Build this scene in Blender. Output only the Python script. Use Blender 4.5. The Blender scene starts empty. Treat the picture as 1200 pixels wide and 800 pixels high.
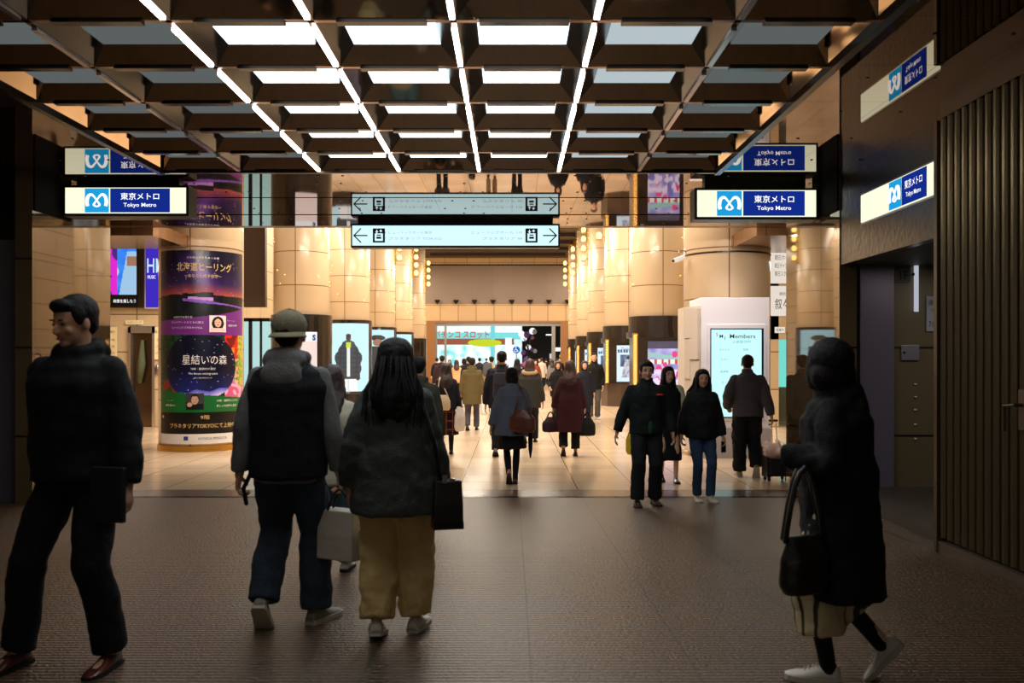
import bpy, bmesh, math, random
from mathutils import Vector, Matrix, noise
random.seed(7)
PI = math.pi
EYE = 1.62; F = 1050.0; CX = 600.0; CY = 421.0

# ------------------------------------------------------------------ camera, world, lights
scene = bpy.context.scene
COL = scene.collection
cam_d = bpy.data.cameras.new('camera'); cam = bpy.data.objects.new('camera', cam_d); COL.objects.link(cam)
cam.location = (0, 0, EYE); cam.rotation_euler = (PI / 2, 0, 0)
cam_d.sensor_width = 36; cam_d.lens = 36 * F / 1200; cam_d.shift_y = (CY - 400) / 1200
cam_d.clip_start = 0.05; cam_d.clip_end = 300
cam_d.dof.use_dof = True; cam_d.dof.focus_distance = 13.0; cam_d.dof.aperture_fstop = 3.2
scene.camera = cam
w = bpy.data.worlds.new('world'); scene.world = w; w.use_nodes = True
w.node_tree.nodes['Background'].inputs[0].default_value = (0.55, 0.5, 0.42, 1)
w.node_tree.nodes['Background'].inputs[1].default_value = 0.30
vs = scene.view_settings
vs.view_transform = 'Standard'; vs.look = 'None'; vs.exposure = 0.0; vs.gamma = 1.0; vs.use_curve_mapping = False

def area_light(name, loc, sx, sy, power, color, rot=(0, 0, 0), spread=PI):
    d = bpy.data.lights.new(name, 'AREA'); d.shape = 'RECTANGLE'; d.size = sx; d.size_y = sy
    d.energy = power; d.color = color; d.spread = spread
    o = bpy.data.objects.new(name, d); COL.objects.link(o); o.location = loc; o.rotation_euler = rot
    return o
WARM = (1.0, 0.87, 0.70)
for yy, pw in ((17.0, 230), (24, 300), (31, 300), (38.3, 300), (45, 300), (52.5, 330)):
    area_light('hall_ceiling_lamp', (-0.87, yy, 8.2), 5.0, 3.2, pw * 2.7, WARM)
for xx in (-7.3, 5.2):
    for yy in (27.5, 41, 55):
        area_light('aisle_ceiling_lamp', (xx, yy, 7.8), 1.0, 8.0, 420, WARM)
area_light('aisle_soffit_lamp', (-7.6, 19.0, 3.4), 2.0, 3.0, 110, WARM)
area_light('aisle_soffit_lamp', (5.6, 18.0, 3.4), 1.5, 3.0, 90, WARM)
area_light('column_fill', (-0.87, 14.5, 7.4), 8.0, .8, 560, WARM, (math.radians(62), 0, 0))  # unseen fill added behind the fascia to brighten the column fronts
area_light('soffit_fill', (-4.2, 12.82, 3.665), 2.2, .05, 40, (1, .9, .8), (math.radians(50), 0, 0), math.radians(120))  # added fills at the soffit slot, brightening the kiosk and people's backs
area_light('soffit_fill', (3.0, 12.82, 3.665), 2.2, .05, 34, (1, .9, .8), (math.radians(50), 0, 0), math.radians(120))
area_light('recess_fill', (5.0, 8.6, 2.64), 1.2, .3, 9, (1, .93, .82))  # fill added to brighten the recess back wall

# ------------------------------------------------------------------ materials
def lin(c):
    return tuple(((v / 255) / 12.92 if v / 255 <= .04045 else ((v / 255 + .055) / 1.055) ** 2.4) for v in c)
MATS = {}
def new_mat(name):
    m = bpy.data.materials.new(name); m.use_nodes = True
    return m, m.node_tree.nodes, m.node_tree.links, m.node_tree.nodes['Principled BSDF']
def M(name, rgb, rough=.6, metal=0.0, spec=.5, bump=0, bscale=60, vary=0, vscale=3, coat=0):
    if name in MATS: return MATS[name]
    m, N, L, B = new_mat(name)
    c = lin(rgb)
    B.inputs['Base Color'].default_value = (*c, 1); B.inputs['Roughness'].default_value = rough
    B.inputs['Metallic'].default_value = metal; B.inputs['Specular IOR Level'].default_value = spec
    B.inputs['Coat Weight'].default_value = coat; B.inputs['Coat Roughness'].default_value = .03
    tc = N.new('ShaderNodeTexCoord')
    if bump:
        t = N.new('ShaderNodeTexNoise'); t.inputs['Scale'].default_value = bscale; t.inputs['Detail'].default_value = 4
        b = N.new('ShaderNodeBump'); b.inputs['Strength'].default_value = bump; b.inputs['Distance'].default_value = .02
        L.new(tc.outputs['Object'], t.inputs['Vector']); L.new(t.outputs['Fac'], b.inputs['Height']); L.new(b.outputs['Normal'], B.inputs['Normal'])
    if vary:
        t = N.new('ShaderNodeTexNoise'); t.inputs['Scale'].default_value = vscale; t.inputs['Detail'].default_value = 5
        r = N.new('ShaderNodeMapRange'); r.inputs['To Min'].default_value = 1 - vary; r.inputs['To Max'].default_value = 1 + vary
        mx = N.new('ShaderNodeVectorMath'); mx.operation = 'SCALE'; mx.inputs[0].default_value = c
        L.new(tc.outputs['Object'], t.inputs['Vector']); L.new(t.outputs['Fac'], r.inputs['Value']); L.new(r.outputs[0], mx.inputs['Scale'])
        L.new(mx.outputs[0], B.inputs['Base Color'])
    MATS[name] = m
    return m
def E(name, rgb, strength=1.0):
    if name in MATS: return MATS[name]
    m = bpy.data.materials.new(name); m.use_nodes = True; N = m.node_tree.nodes; N.clear()
    e = N.new('ShaderNodeEmission'); o = N.new('ShaderNodeOutputMaterial')
    e.inputs[0].default_value = (*lin(rgb), 1); e.inputs[1].default_value = strength
    m.node_tree.links.new(e.outputs[0], o.inputs[0]); MATS[name] = m
    return m
def panel_mat(name, rgb, pw, ph, axes, rough=.3, metal=0, ox=0, oz=0, mortar=.008, joint=(60, 45, 30), spec=.5, vary=.06, coat=0, uv=False, rot=0):
    """stone or metal cladding with a regular grid of thin joints"""
    if name in MATS: return MATS[name]
    m, N, L, B = new_mat(name)
    tc = N.new('ShaderNodeTexCoord'); sp = N.new('ShaderNodeSeparateXYZ'); cb = N.new('ShaderNodeCombineXYZ')
    L.new(tc.outputs['UV' if uv else 'Object'], sp.inputs[0])
    for i, a in enumerate(axes):
        ad = N.new('ShaderNodeMath'); ad.inputs[1].default_value = (ox, oz)[i] + 100 * (pw, ph)[i]
        L.new(sp.outputs[a], ad.inputs[0]); L.new(ad.outputs[0], cb.inputs[i])
    mp = N.new('ShaderNodeMapping'); mp.inputs['Rotation'].default_value = (0, 0, rot); L.new(cb.outputs[0], mp.inputs[0])
    br = N.new('ShaderNodeTexBrick'); br.offset = 0; br.squash = 1
    br.inputs['Scale'].default_value = 1; br.inputs['Brick Width'].default_value = pw; br.inputs['Row Height'].default_value = ph
    br.inputs['Mortar Size'].default_value = mortar; br.inputs['Mortar Smooth'].default_value = .1
    c = lin(rgb)
    br.inputs['Color1'].default_value = (*[v * (1 - vary) for v in c], 1); br.inputs['Color2'].default_value = (*[v * (1 + vary) for v in c], 1)
    br.inputs['Mortar'].default_value = (*lin(joint), 1)
    L.new(mp.outputs[0], br.inputs['Vector'])
    nz = N.new('ShaderNodeTexNoise'); nz.inputs['Scale'].default_value = 1.3; nz.inputs['Detail'].default_value = 6
    L.new(tc.outputs['Object'], nz.inputs['Vector'])
    r = N.new('ShaderNodeMapRange'); r.inputs['To Min'].default_value = 1 - vary * 1.5; r.inputs['To Max'].default_value = 1 + vary * 1.5
    L.new(nz.outputs['Fac'], r.inputs['Value'])
    mx = N.new('ShaderNodeVectorMath'); mx.operation = 'SCALE'; L.new(br.outputs['Color'], mx.inputs[0]); L.new(r.outputs[0], mx.inputs['Scale'])
    L.new(mx.outputs[0], B.inputs['Base Color'])
    B.inputs['Roughness'].default_value = rough; B.inputs['Metallic'].default_value = metal
    B.inputs['Specular IOR Level'].default_value = spec; B.inputs['Coat Weight'].default_value = coat; B.inputs['Coat Roughness'].default_value = .02
    MATS[name] = m
    return m
def picture_mat(name, strength=0, rough=.35):
    if name in MATS: return MATS[name]
    m, N, L, B = new_mat(name)
    a = N.new('ShaderNodeVertexColor'); a.layer_name = 'Col'
    L.new(a.outputs[0], B.inputs['Base Color']); B.inputs['Roughness'].default_value = rough
    if strength:
        L.new(a.outputs[0], B.inputs['Emission Color']); B.inputs['Emission Strength'].default_value = strength
        B.inputs['Base Color'].default_value = (0, 0, 0, 1)
        for l in list(L):
            if l.to_socket == B.inputs['Base Color']: L.remove(l)
        B.inputs['Base Color'].default_value = (.02, .02, .02, 1)
    MATS[name] = m
    return m
def rib_floor_mat():
    m, N, L, B = new_mat('ribbed dark paving')
    tc = N.new('ShaderNodeTexCoord'); sp = N.new('ShaderNodeSeparateXYZ'); L.new(tc.outputs['Object'], sp.inputs[0])
    def math_(op, a, b=None, v=None):
        n = N.new('ShaderNodeMath'); n.operation = op
        L.new(a, n.inputs[0])
        if b is not None: L.new(b, n.inputs[1])
        if v is not None: n.inputs[1].default_value = v
        return n.outputs[0]
    nz = N.new('ShaderNodeTexNoise'); nz.inputs['Scale'].default_value = 55; nz.inputs['Detail'].default_value = 3
    L.new(tc.outputs['Object'], nz.inputs['Vector'])
    nb = N.new('ShaderNodeTexNoise'); nb.inputs['Scale'].default_value = 1.1; nb.inputs['Detail'].default_value = 6
    L.new(tc.outputs['Object'], nb.inputs['Vector'])
    ph = math_('MULTIPLY', sp.outputs['Y'], v=2 * PI / .042)
    si = math_('SINE', ph)
    ribs = math_('ADD', math_('MULTIPLY', si, v=.5), v=.5)
    hgt = math_('MULTIPLY', math_('ADD', ribs, v=.12), math_('MULTIPLY', math_('SUBTRACT', nz.outputs['Fac'], v=.22), v=3.0))
    # longitudinal joints every .74 m
    fx = math_('MODULO', math_('ADD', sp.outputs['X'], v=74 - .08), v=.74)
    j = math_('LESS_THAN', fx, v=.009)
    r = N.new('ShaderNodeValToRGB')
    r.color_ramp.elements[0].position = .15; r.color_ramp.elements[0].color = (*lin((20, 13, 8)), 1)
    r.color_ramp.elements[1].position = .95; r.color_ramp.elements[1].color = (*lin((122, 90, 60)), 1)
    L.new(hgt, r.inputs[0])
    mr = N.new('ShaderNodeMapRange'); mr.inputs['To Min'].default_value = .6; mr.inputs['To Max'].default_value = 1.4; L.new(nb.outputs['Fac'], mr.inputs['Value'])
    sc = N.new('ShaderNodeVectorMath'); sc.operation = 'SCALE'; L.new(r.outputs[0], sc.inputs[0]); L.new(mr.outputs[0], sc.inputs['Scale'])
    mx = N.new('ShaderNodeMix'); mx.data_type = 'RGBA'; L.new(j, mx.inputs['Factor']); L.new(sc.outputs[0], mx.inputs['A'])
    mx.inputs['B'].default_value = (.004, .003, .002, 1); L.new(mx.outputs['Result'], B.inputs['Base Color'])
    B.inputs['Roughness'].default_value = .36; B.inputs['Specular IOR Level'].default_value = .65
    b = N.new('ShaderNodeBump'); b.inputs['Strength'].default_value = .8; b.inputs['Distance'].default_value = .009
    L.new(hgt, b.inputs['Height']); L.new(b.outputs['Normal'], B.inputs['Normal'])
    return m

MIRROR = M('bronze mirror panel', (205, 180, 150), .06, 1.0)
SOFFIT = panel_mat('polished bronze soffit', (134, 108, 86), 1.0, .9, 'XY', .025, .95, mortar=.004, joint=(20, 15, 10), vary=.02)
GLOSSWALL = panel_mat('polished brown stone', (104, 86, 60), 4, .98, 'YZ', .03, .28, oz=-.77, mortar=.012, joint=(12, 10, 8), coat=.8, vary=.04)
BACKSTONE = panel_mat('matt olive wall panel', (112, 98, 72), 1.4, .98, 'XZ', .4, .1, ox=.3, oz=-.77, mortar=.012, joint=(12, 10, 8), vary=.04)
COLSTONE = panel_mat('cream column stone', (206, 182, 150), 1.18, .9, 'XY', .28, uv=True, mortar=.012, joint=(120, 86, 52), vary=.04, coat=.3)
HALLWALL = panel_mat('cream wall stone', (200, 176, 142), 1.5, .9, 'XZ', .35, mortar=.014, joint=(120, 86, 52), vary=.05)
HALLSIDE = panel_mat('cream side wall stone', (200, 176, 142), 1.5, .9, 'YZ', .35, mortar=.014, joint=(120, 86, 52), vary=.05)
HALLFLOOR = panel_mat('polished beige paving', (214, 188, 158), .74, .74, 'XY', .2, ox=-.08, mortar=.006, joint=(110, 82, 58), vary=.1, rot=0)
BLACK = M('black metal', (12, 12, 13), .4, .3)
DARK = M('dark brown cladding', (38, 28, 22), .3, .2, coat=.3)
STEEL = M('brushed steel', (150, 146, 150), .32, 1.0, bump=.15, bscale=40)
WHITE = M('white enamel', (225, 225, 228), .4)
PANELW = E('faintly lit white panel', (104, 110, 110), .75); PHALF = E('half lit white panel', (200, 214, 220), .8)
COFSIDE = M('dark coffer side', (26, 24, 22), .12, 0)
PLIT = E('lit white panel', (222, 240, 250), 3.2)
LED = E('led tube', (255, 246, 238), 16.0)
CREAM = E('backlit cream', (246, 250, 218), 1.1)
NAVY = E('backlit navy', (18, 44, 140), 1.0)
CYAN = E('backlit cyan', (30, 160, 225), 1.0)
EWHITE = E('backlit white', (255, 255, 255), 1.3)
PALE = E('backlit pale blue', (200, 236, 244), 1.25)
INK = M('black ink', (8, 8, 8), .6)
GREYINK = E('grey ink on lit panel', (150, 178, 184), 1.0)
GOLDBULB = E('gold bulb', (255, 205, 110), 6.0)
GOLD = M('gold metal', (200, 150, 70), .3, .9)

# ------------------------------------------------------------------ mesh helpers
class MB:
    def __init__(s): s.v = []; s.f = []; s.uv = {}
    def add(s, vs, fs):
        b = len(s.v); s.v += [tuple(v) for v in vs]; s.f += [tuple(i + b for i in f) for f in fs]; return b
    def box(s, x0, x1, y0, y1, z0, z1):
        s.add([(x0, y0, z0), (x1, y0, z0), (x1, y1, z0), (x0, y1, z0), (x0, y0, z1), (x1, y0, z1), (x1, y1, z1), (x0, y1, z1)],
              [(0, 3, 2, 1), (4, 5, 6, 7), (0, 1, 5, 4), (1, 2, 6, 5), (2, 3, 7, 6), (3, 0, 4, 7)]); return s
    def quad(s, a, b, c, d): s.add([a, b, c, d], [(0, 1, 2, 3)]); return s
    def loft(s, rings, cap=True, closed=True):
        n = len(rings[0]); b = len(s.v)
        for r in rings: s.v += [tuple(p) for p in r]
        for i in range(len(rings) - 1):
            for j in range(n if closed else n - 1):
                k = (j + 1) % n
                s.f.append((b + i * n + j, b + i * n + k, b + (i + 1) * n + k, b + (i + 1) * n + j))
        if cap:
            s.f.append(tuple(b + j for j in range(n))[::-1]); s.f.append(tuple(b + (len(rings) - 1) * n + j for j in range(n)))
        return s
    def cyl(s, c, r, z0, z1, n=40, r1=None):
        r1 = r if r1 is None else r1
        return s.loft([[(c[0] + q * math.cos(2 * PI * i / n), c[1] + q * math.sin(2 * PI * i / n), z) for i in range(n)] for z, q in ((z0, r), (z1, r1))])
    def tube(s, pts, rad, n=10, ball=True):
        """tapered tube along points; closed, with round joints"""
        pts = [Vector(p) for p in pts]
        if not hasattr(rad, '__len__'): rad = [rad] * len(pts)
        rings = []; u = None
        for i, p in enumerate(pts):
            d = (pts[min(i + 1, len(pts) - 1)] - pts[max(i - 1, 0)])
            if d.length < 1e-9: d = Vector((0, 0, 1))
            d.normalize()
            if u is None:
                u = d.cross(Vector((0, 1, 0)))
                if u.length < .3: u = d.cross(Vector((1, 0, 0)))
            u = u - d * u.dot(d); u.normalize(); v = d.cross(u)
            rings.append([p + rad[i] * (math.cos(2 * PI * k / n) * u + math.sin(2 * PI * k / n) * v) for k in range(n)])
        s.loft(rings)
        if ball:
            for i, p in enumerate(pts): s.ell(p, (rad[i],) * 3, n=n)
        return s
    def ell(s, c, r, rot=None, n=12):
        m = max(6, n * 2 // 3); c = Vector(c); vs = []; fs = []
        if not hasattr(r, '__len__'): r = (r, r, r)
        R = rot.to_matrix() if isinstance(rot, __import__('mathutils').Euler) else (rot or Matrix.Identity(3))
        vs.append(c + R @ Vector((0, 0, r[2])))
        for i in range(1, m):
            t = PI * i / m
            for j in range(n):
                a = 2 * PI * j / n
                vs.append(c + R @ Vector((r[0] * math.sin(t) * math.cos(a), r[1] * math.sin(t) * math.sin(a), r[2] * math.cos(t))))
        vs.append(c + R @ Vector((0, 0, -r[2]))); last = len(vs) - 1
        for j in range(n): fs.append((0, 1 + j, 1 + (j + 1) % n))
        for i in range(m - 2):
            for j in range(n):
                k = (j + 1) % n
                fs.append((1 + i * n + j, 1 + (i + 1) * n + j, 1 + (i + 1) * n + k, 1 + i * n + k))
        for j in range(n): fs.append((last, 1 + (m - 2) * n + (j + 1) % n, 1 + (m - 2) * n + j))
        s.add(vs, fs); return s
    def mesh(s, name='mesh'):
        me = bpy.data.meshes.new(name); me.from_pydata(s.v, [], s.f); me.update(); return me
def obj(name, geo, mat, parent=None, smooth=False, fix=False):
    me = geo.mesh(name) if isinstance(geo, MB) else geo
    me.name = name
    if fix:
        bm = bmesh.new(); bm.from_mesh(me); bmesh.ops.recalc_face_normals(bm, faces=bm.faces); bm.to_mesh(me); bm.free()
    if mat: me.materials.clear(); me.materials.append(mat)
    if smooth: me.polygons.foreach_set('use_smooth', [True] * len(me.polygons))
    o = bpy.data.objects.new(name, me); COL.objects.link(o)
    if parent: o.parent = parent
    return o
def struct(name, geo, mat, **k):
    o = obj(name, geo, mat, **k); o['kind'] = 'structure'; return o
def tag(o, label, cat, group=None):
    o['label'] = label; o['category'] = cat
    if group: o['group'] = group
    return o
def thing(name, label, cat, loc=(0, 0, 0), rz=0, group=None):
    o = bpy.data.objects.new(name, None); o.empty_display_size = .1; COL.objects.link(o); o.location = loc; o.rotation_euler = (0, 0, rz)
    return tag(o, label, cat, group)
def at(x, y, d): return Vector(((x - CX) * d / F, d, EYE + (CY - y) * d / F))
def floor_z(y): return max(0, (10.5 - y) * .0352)
def box(*a): return MB().box(*a)
def bev(o, w=.006, seg=2):
    m = o.modifiers.new('bevel', 'BEVEL'); m.width = w; m.segments = seg; m.limit_method = 'ANGLE'; return o

def text_geo(s, size=.1, align='CENTER', width=None, height=None, bold=0, shear=0):
    """flat lettering in the XY plane, centred on the origin, as a mesh"""
    c = bpy.data.curves.new('lettering', 'FONT'); c.body = s; c.size = size; c.align_x = align; c.align_y = 'CENTER'
    c.resolution_u = 2; c.offset = bold; c.shear = shear
    o = bpy.data.objects.new('lettering', c); COL.objects.link(o)
    dg = bpy.context.evaluated_depsgraph_get()
    me = bpy.data.meshes.new_from_object(o.evaluated_get(dg)); bpy.data.objects.remove(o); bpy.data.curves.remove(c)
    if len(me.vertices):
        xs = [v.co.x for v in me.vertices]; ys = [v.co.y for v in me.vertices]
        kx = width / (max(xs) - min(xs)) if width else 1; ky = height / (max(ys) - min(ys)) if height else kx
        if height and not width: kx = ky
        mx = (max(xs) + min(xs)) / 2 if align == 'CENTER' else min(xs); my = (max(ys) + min(ys)) / 2
        for v in me.vertices: v.co.x = (v.co.x - mx) * kx; v.co.y = (v.co.y - my) * ky; v.co.z = 0
    return me
def put_text(name, me, mat, parent, fn):
    """fn maps flat (x, y) to a point in the parent's space"""
    for v in me.vertices: v.co = fn(v.co.x, v.co.y)
    me.materials.clear()
    return obj(name, me, mat, parent)
def facing(cx, y, cz):            # plane seen from -Y
    return lambda x, z: Vector((cx + x, y, cz + z))
def picture(name, fn, img, nu, nv, mat, parent=None):
    vs = []; fs = []; cols = []
    for j in range(nv + 1):
        for i in range(nu + 1):
            u = i / nu; v = j / nv
            vs.append(fn(u, v))
    for j in range(nv):
        for i in range(nu):
            fs.append((j * (nu + 1) + i, j * (nu + 1) + i + 1, (j + 1) * (nu + 1) + i + 1, (j + 1) * (nu + 1) + i))
            cols.append(lin(img((i + .5) / nu, (j + .5) / nv)))
    me = bpy.data.meshes.new(name); me.from_pydata(vs, [], fs)
    at_ = me.color_attributes.new('Col', 'FLOAT_COLOR', 'CORNER')
    buf = []
    for c in cols: buf += [*c, 1] * 4
    at_.data.foreach_set('color', buf); me.update()
    return obj(name, me, mat, parent)
def nz(x, y, s=1.0, seed=0): return noise.noise(Vector((x * s, y * s, seed * 7.3)))
def mixc(a, b, t): t = max(0, min(1, t)); return tuple(a[i] * (1 - t) + b[i] * t for i in range(3))
# ------------------------------------------------------------------ the setting
S = 3.69                                    # underside of the polished soffit
XL, XR = -3.84, 2.25; YC = 9.83; P = .87    # coffered recess
def grid_floor():
    mb = MB(); mb.quad((-12, 10.5, 0), (-12, -4, 14.5 * .0352), (12, -4, 14.5 * .0352), (12, 10.5, 0)); return mb
struct('floor', grid_floor(), rib_floor_mat())
struct('floor', box(-12, 12, 11.15, 13.9, -.2, 0), HALLFLOOR)
struct('floor', box(-12, 12, 13.9, 61, -.2, 0), HALLFLOOR)
struct('floor', box(-12, 12, 10.6, 11.15, -.2, 0), M('brown threshold stone', (96, 68, 50), .25, vary=.2, vscale=6))
mb = MB()
x = -5.2
while x < 3.6:
    for k in range(22): mb.box(x + k * .02, x + k * .02 + .009, 10.5, 10.6, -.03, .002)
    mb.box(x - .02, x + .44, 10.5, 10.51, -.03, .003); mb.box(x - .02, x + .44, 10.59, 10.6, -.03, .003)
    x += .46
tag(obj('drain_grate', mb, M('grate steel', (90, 88, 86), .25, .9)), 'narrow slotted metal drain grate running across the floor at the hall entrance', 'drain grate')
struct('trim_1', box(-12, 12, 10.5, 10.6, -.2, -.035), BLACK)
struct('floor', box(-30, 30, 61, 95, -.25, -.02), M('street paving', (120, 116, 110), .5, vary=.2))

struct('ceiling', box(-9, XL, -4, YC, S, S + .5), SOFFIT)
struct('ceiling', box(XR, 9, -4, YC, S, S + .5), SOFFIT)
mb = MB()
for a, b in ((YC, 11.44), (11.50, 12.78), (12.86, 13.9)): mb.box(-9, 9, a, b, S, S + .5)
struct('ceiling', mb, SOFFIT)
struct('trim_2', box(-9, 9, 11.44, 11.5, S + .03, S + .3), BLACK)
struct('trim_3', box(-9, 9, 12.78, 12.86, S + .08, S + .3), BLACK)
struct('trim_4', MB().box(XL - .03, XL + .03, -4, YC, S - .05, S + .02).box(XR - .03, XR + .03, -4, YC, S - .05, S + .02).box(XL, XR, YC - .02, YC + .02, S - .03, S + .02), M('dark bronze edge', (60, 48, 38), .25, .8))
# soffit fixings: pairs of dark button heads
mb = MB()
for yy in (10.1, 10.55, 11.1, 11.7, 12.3, 12.7, 13.2, 13.6):
    x = -8.3
    while x < 8.2:
        for dx in (0, .28): mb.cyl((x + dx + (yy * 3.1) % .5, yy), .014, S - .006, S, 8)
        x += 1.45
for yy in (3, 3.9, 4.8, 5.7, 6.6, 7.5, 8.4, 9.3):
    for x in (-5.9, -5.3, -4.7, -4.2, 2.6, 3.1, 3.6, 4.1, 4.7): mb.cyl((x + (yy * 1.7) % .2, yy), .014, S - .006, S, 8)
struct('trim_5', mb, BLACK)
# coffers: pyramid sides of mirror, glowing or plain top panel
NX, NY = 7, 14; T = .115; BW = .02
mb = MB(); bm_ = MB(); fl = MB(); sd_ = MB()
for i in range(NX):
    for j in range(NY):
        x0 = XL + P * i + BW; x1 = XL + P * (i + 1) - BW; y1 = YC - P * j - BW; y0 = YC - P * (j + 1) + BW
        z0, z1 = S, S + T
        a = [(x0, y0, z0), (x1, y0, z0), (x1, y1, z0), (x0, y1, z0)]; b = [(x0 + T, y0 + T, z1), (x1 - T, y0 + T, z1), (x1 - T, y1 - T, z1), (x0 + T, y1 - T, z1)]
        for k in range(4):
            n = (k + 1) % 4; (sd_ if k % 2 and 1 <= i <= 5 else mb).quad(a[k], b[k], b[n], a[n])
for j in range(NY + 1):
    yy = YC - P * j; bm_.box(XL, XR, yy - BW, yy + BW, S - .004, S + .03)
    for i in range(NX): fl.box(XL + P * i + .16, XL + P * (i + 1) - .16, yy - .035, yy + .035, S - .02, S - .004)
for i in range(NX + 1): bm_.box(XL + P * i - BW, XL + P * i + BW, -4 + 1.65, YC, S - .004, S + .03)
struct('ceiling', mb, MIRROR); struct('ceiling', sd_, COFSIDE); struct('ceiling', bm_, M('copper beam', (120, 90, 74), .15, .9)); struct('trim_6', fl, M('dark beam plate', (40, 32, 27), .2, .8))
mb = MB().box(XL, XR, -4, YC - P * NY, S, S + .3).box(XL - .02, XR + .02, -4, YC + .02, S + .2, S + .5); struct('ceiling', mb, DARK)
ords = ['nearest the hall', 'second from the hall', 'third from the hall', 'fourth from the hall', 'fifth from the hall', 'sixth from the hall', 'seventh from the hall',
        'eighth from the hall', 'ninth from the hall', 'tenth from the hall', 'eleventh from the hall', 'twelfth from the hall', 'thirteenth from the hall', 'last one overhead']
cols_ = ['leftmost', 'second-left', 'third-left', 'middle', 'third-right', 'second-right', 'rightmost']
pan = {}
for j in range(7):
    for i in range(NX):
        lit = 2 <= i <= 5
        key = (lit, i == 5)
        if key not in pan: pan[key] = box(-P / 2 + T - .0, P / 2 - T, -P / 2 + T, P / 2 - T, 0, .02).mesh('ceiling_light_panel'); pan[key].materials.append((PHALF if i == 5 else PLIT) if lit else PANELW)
        o = bpy.data.objects.new('ceiling_light_panel', pan[key]); COL.objects.link(o)
        o.location = (XL + P * (i + .5), YC - P * (j + .5), S + T)
        tag(o, ('glowing white' if lit else 'dim grey') + ' coffer panel in the ' + cols_[i] + ' column, row ' + ords[j], 'ceiling panel', 'coffer panels of the mirrored ceiling')
mb = MB()
for j in range(7, NY):
    for i in range(NX):
        x0 = XL + P * (i + .5); y0 = YC - P * (j + .5); r = P / 2 - T; mb.box(x0 - r, x0 + r, y0 - r, y0 + r, S + T, S + T + .02)
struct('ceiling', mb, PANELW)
for i, nm in ((2, 'leftmost'), (3, 'second from left'), (4, 'third from left'), (5, 'rightmost')):
    t = thing('led_strip', nm + ' of the four bright dashed LED strips along the mirrored ceiling beams', 'light strip', (XL + P * i, 0, S), 0, 'LED strips on the ceiling beams')
    for j in range(9):
        yy = YC - P * j
        obj('led_segment', box(-.015, .015, yy - P + .09, yy - .09 - (.0 if j else .0), -.028, -.005), LED, t)
for i, nm in ((1, 'left'), (6, 'right')):
    t = thing('led_strip', 'unlit glassy LED strip on the outer ' + nm + ' beam of the mirrored ceiling', 'light strip', (XL + P * i, 0, S), 0, 'LED strips on the ceiling beams')
    for j in range(9):
        yy = YC - P * j
        obj('led_segment', box(-.018, .018, yy - P + .09, yy - .09, -.028, -.005), M('frosted glass tube', (200, 190, 190), .15, .5), t)

# near pillars (polished), seen on their inner sides
for x0, x1, sd in ((-5.48, -5.29, 'left'), (3.61, 3.80, 'right')):
    struct('wall_' + sd, box(x0, x1, 9.88, 11.8, 0, S), GLOSSWALL)
    struct('trim_7', box(x0 + .02, x1 - .02, 11.8, 11.84, 0, S), BLACK)
# left side: steel door beyond the pillar, dark wall
t = struct('door_1', box(-6.45, -5.52, 9.98, 10.06, 0, 2.95), M('grey painted steel', (92, 92, 104), .35, .3))
struct('wall_left', box(-9, -6.45, 9.96, 10.1, 0, S), BACKSTONE); struct('wall_left', box(-6.45, -5.48, 9.96, 10.1, 2.95, S), M('dark transom', (22, 22, 22), .2, .5))
struct('wall_left', box(-7.2, -7.0, -4, 9.96, 0, S), BACKSTONE)
# right side: recess with back wall, platform, transom
struct('wall_right', box(4.24, 7, 9.98, 10.1, 0, S), BACKSTONE)
bev(struct('door_2', box(3.86, 4.24, 9.93, 10.02, .2, 3.0), M('lavender steel', (120, 112, 130), .35, .35))); struct('wall_right', box(3.8, 4.24, 10.02, 10.1, 0, S), BACKSTONE)
struct('floor', box(3.5, 7, 6.7, 9.98, -.1, .2), M('dark step stone', (62, 54, 46), .5, vary=.2, vscale=8))
struct('floor', box(3.30, 3.5, 6.9, 9.88, -.1, .115), M('brown kerb stone', (78, 62, 46), .6, vary=.25, vscale=8))
struct('wall_right', box(3.62, 3.72, 6.9, 9.88, 2.66, S), M('brushed dark steel', (62, 58, 52), .28, 1, bump=.2, bscale=14))
struct('ceiling', box(3.72, 7, 6.9, 9.98, 2.66, 2.8), M('dark recess ceiling', (60, 54, 44), .6))
struct('wall_right', box(6.9, 7, -4, 9.98, 0, S), BACKSTONE)
# ribbed metal shutter wall
RX = 3.30; RY = 6.94
mb = MB(); y = RY
base = box(RX + .06, RX + .2, 1.0, RY, .0, EYE + 1.85)
t = thing('ribbed_metal_gate', 'tall ribbed bronze metal gate along the right edge beside the recess', 'gate', (RX, RY, floor_z(RY)))
o = obj('backing', box(.06, .16, -6.0, -.02, .0, EYE + 1.85 - floor_z(RY)), M('ribbed gate back', (28, 24, 18), .4, .7), t)
mb = MB(); k = 0
while k * .108 < 5.9:
    yy = -k * .108
    mb.loft([[(.055 - .05 * math.sin(a), yy - .033 - .03 * math.cos(a), z) for a in [PI * q / 6 for q in range(7)]] for z in (.12, EYE + 1.85 - floor_z(RY))]); k += 1
obj('ribs', mb, M('bronze rib', (112, 98, 72), .28, .75), t, fix=True)
obj('kick_rail', box(.0, .16, -6.0, 0, -.02, .09), M('brown kerb stone', (78, 62, 46)), t)
obj('end_post', box(-.01, .16, 0, .05, 0, EYE + 1.85 - floor_z(RY)), M('end post bronze', (84, 72, 52), .35, .7), t)
hd = MB(); hy = -(RY - 5.78); hz = EYE - 59 * 5.78 / F - floor_z(RY)
hd.box(-.012, .02, hy - .04, hy + .04, hz - .13, hz + .13)
hd.tube([(-.01, hy, hz + .03), (-.06, hy, hz + .03), (-.065, hy + .11, hz + .02), (-.06, hy + .12, hz - .14)], .012, 8)
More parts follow.
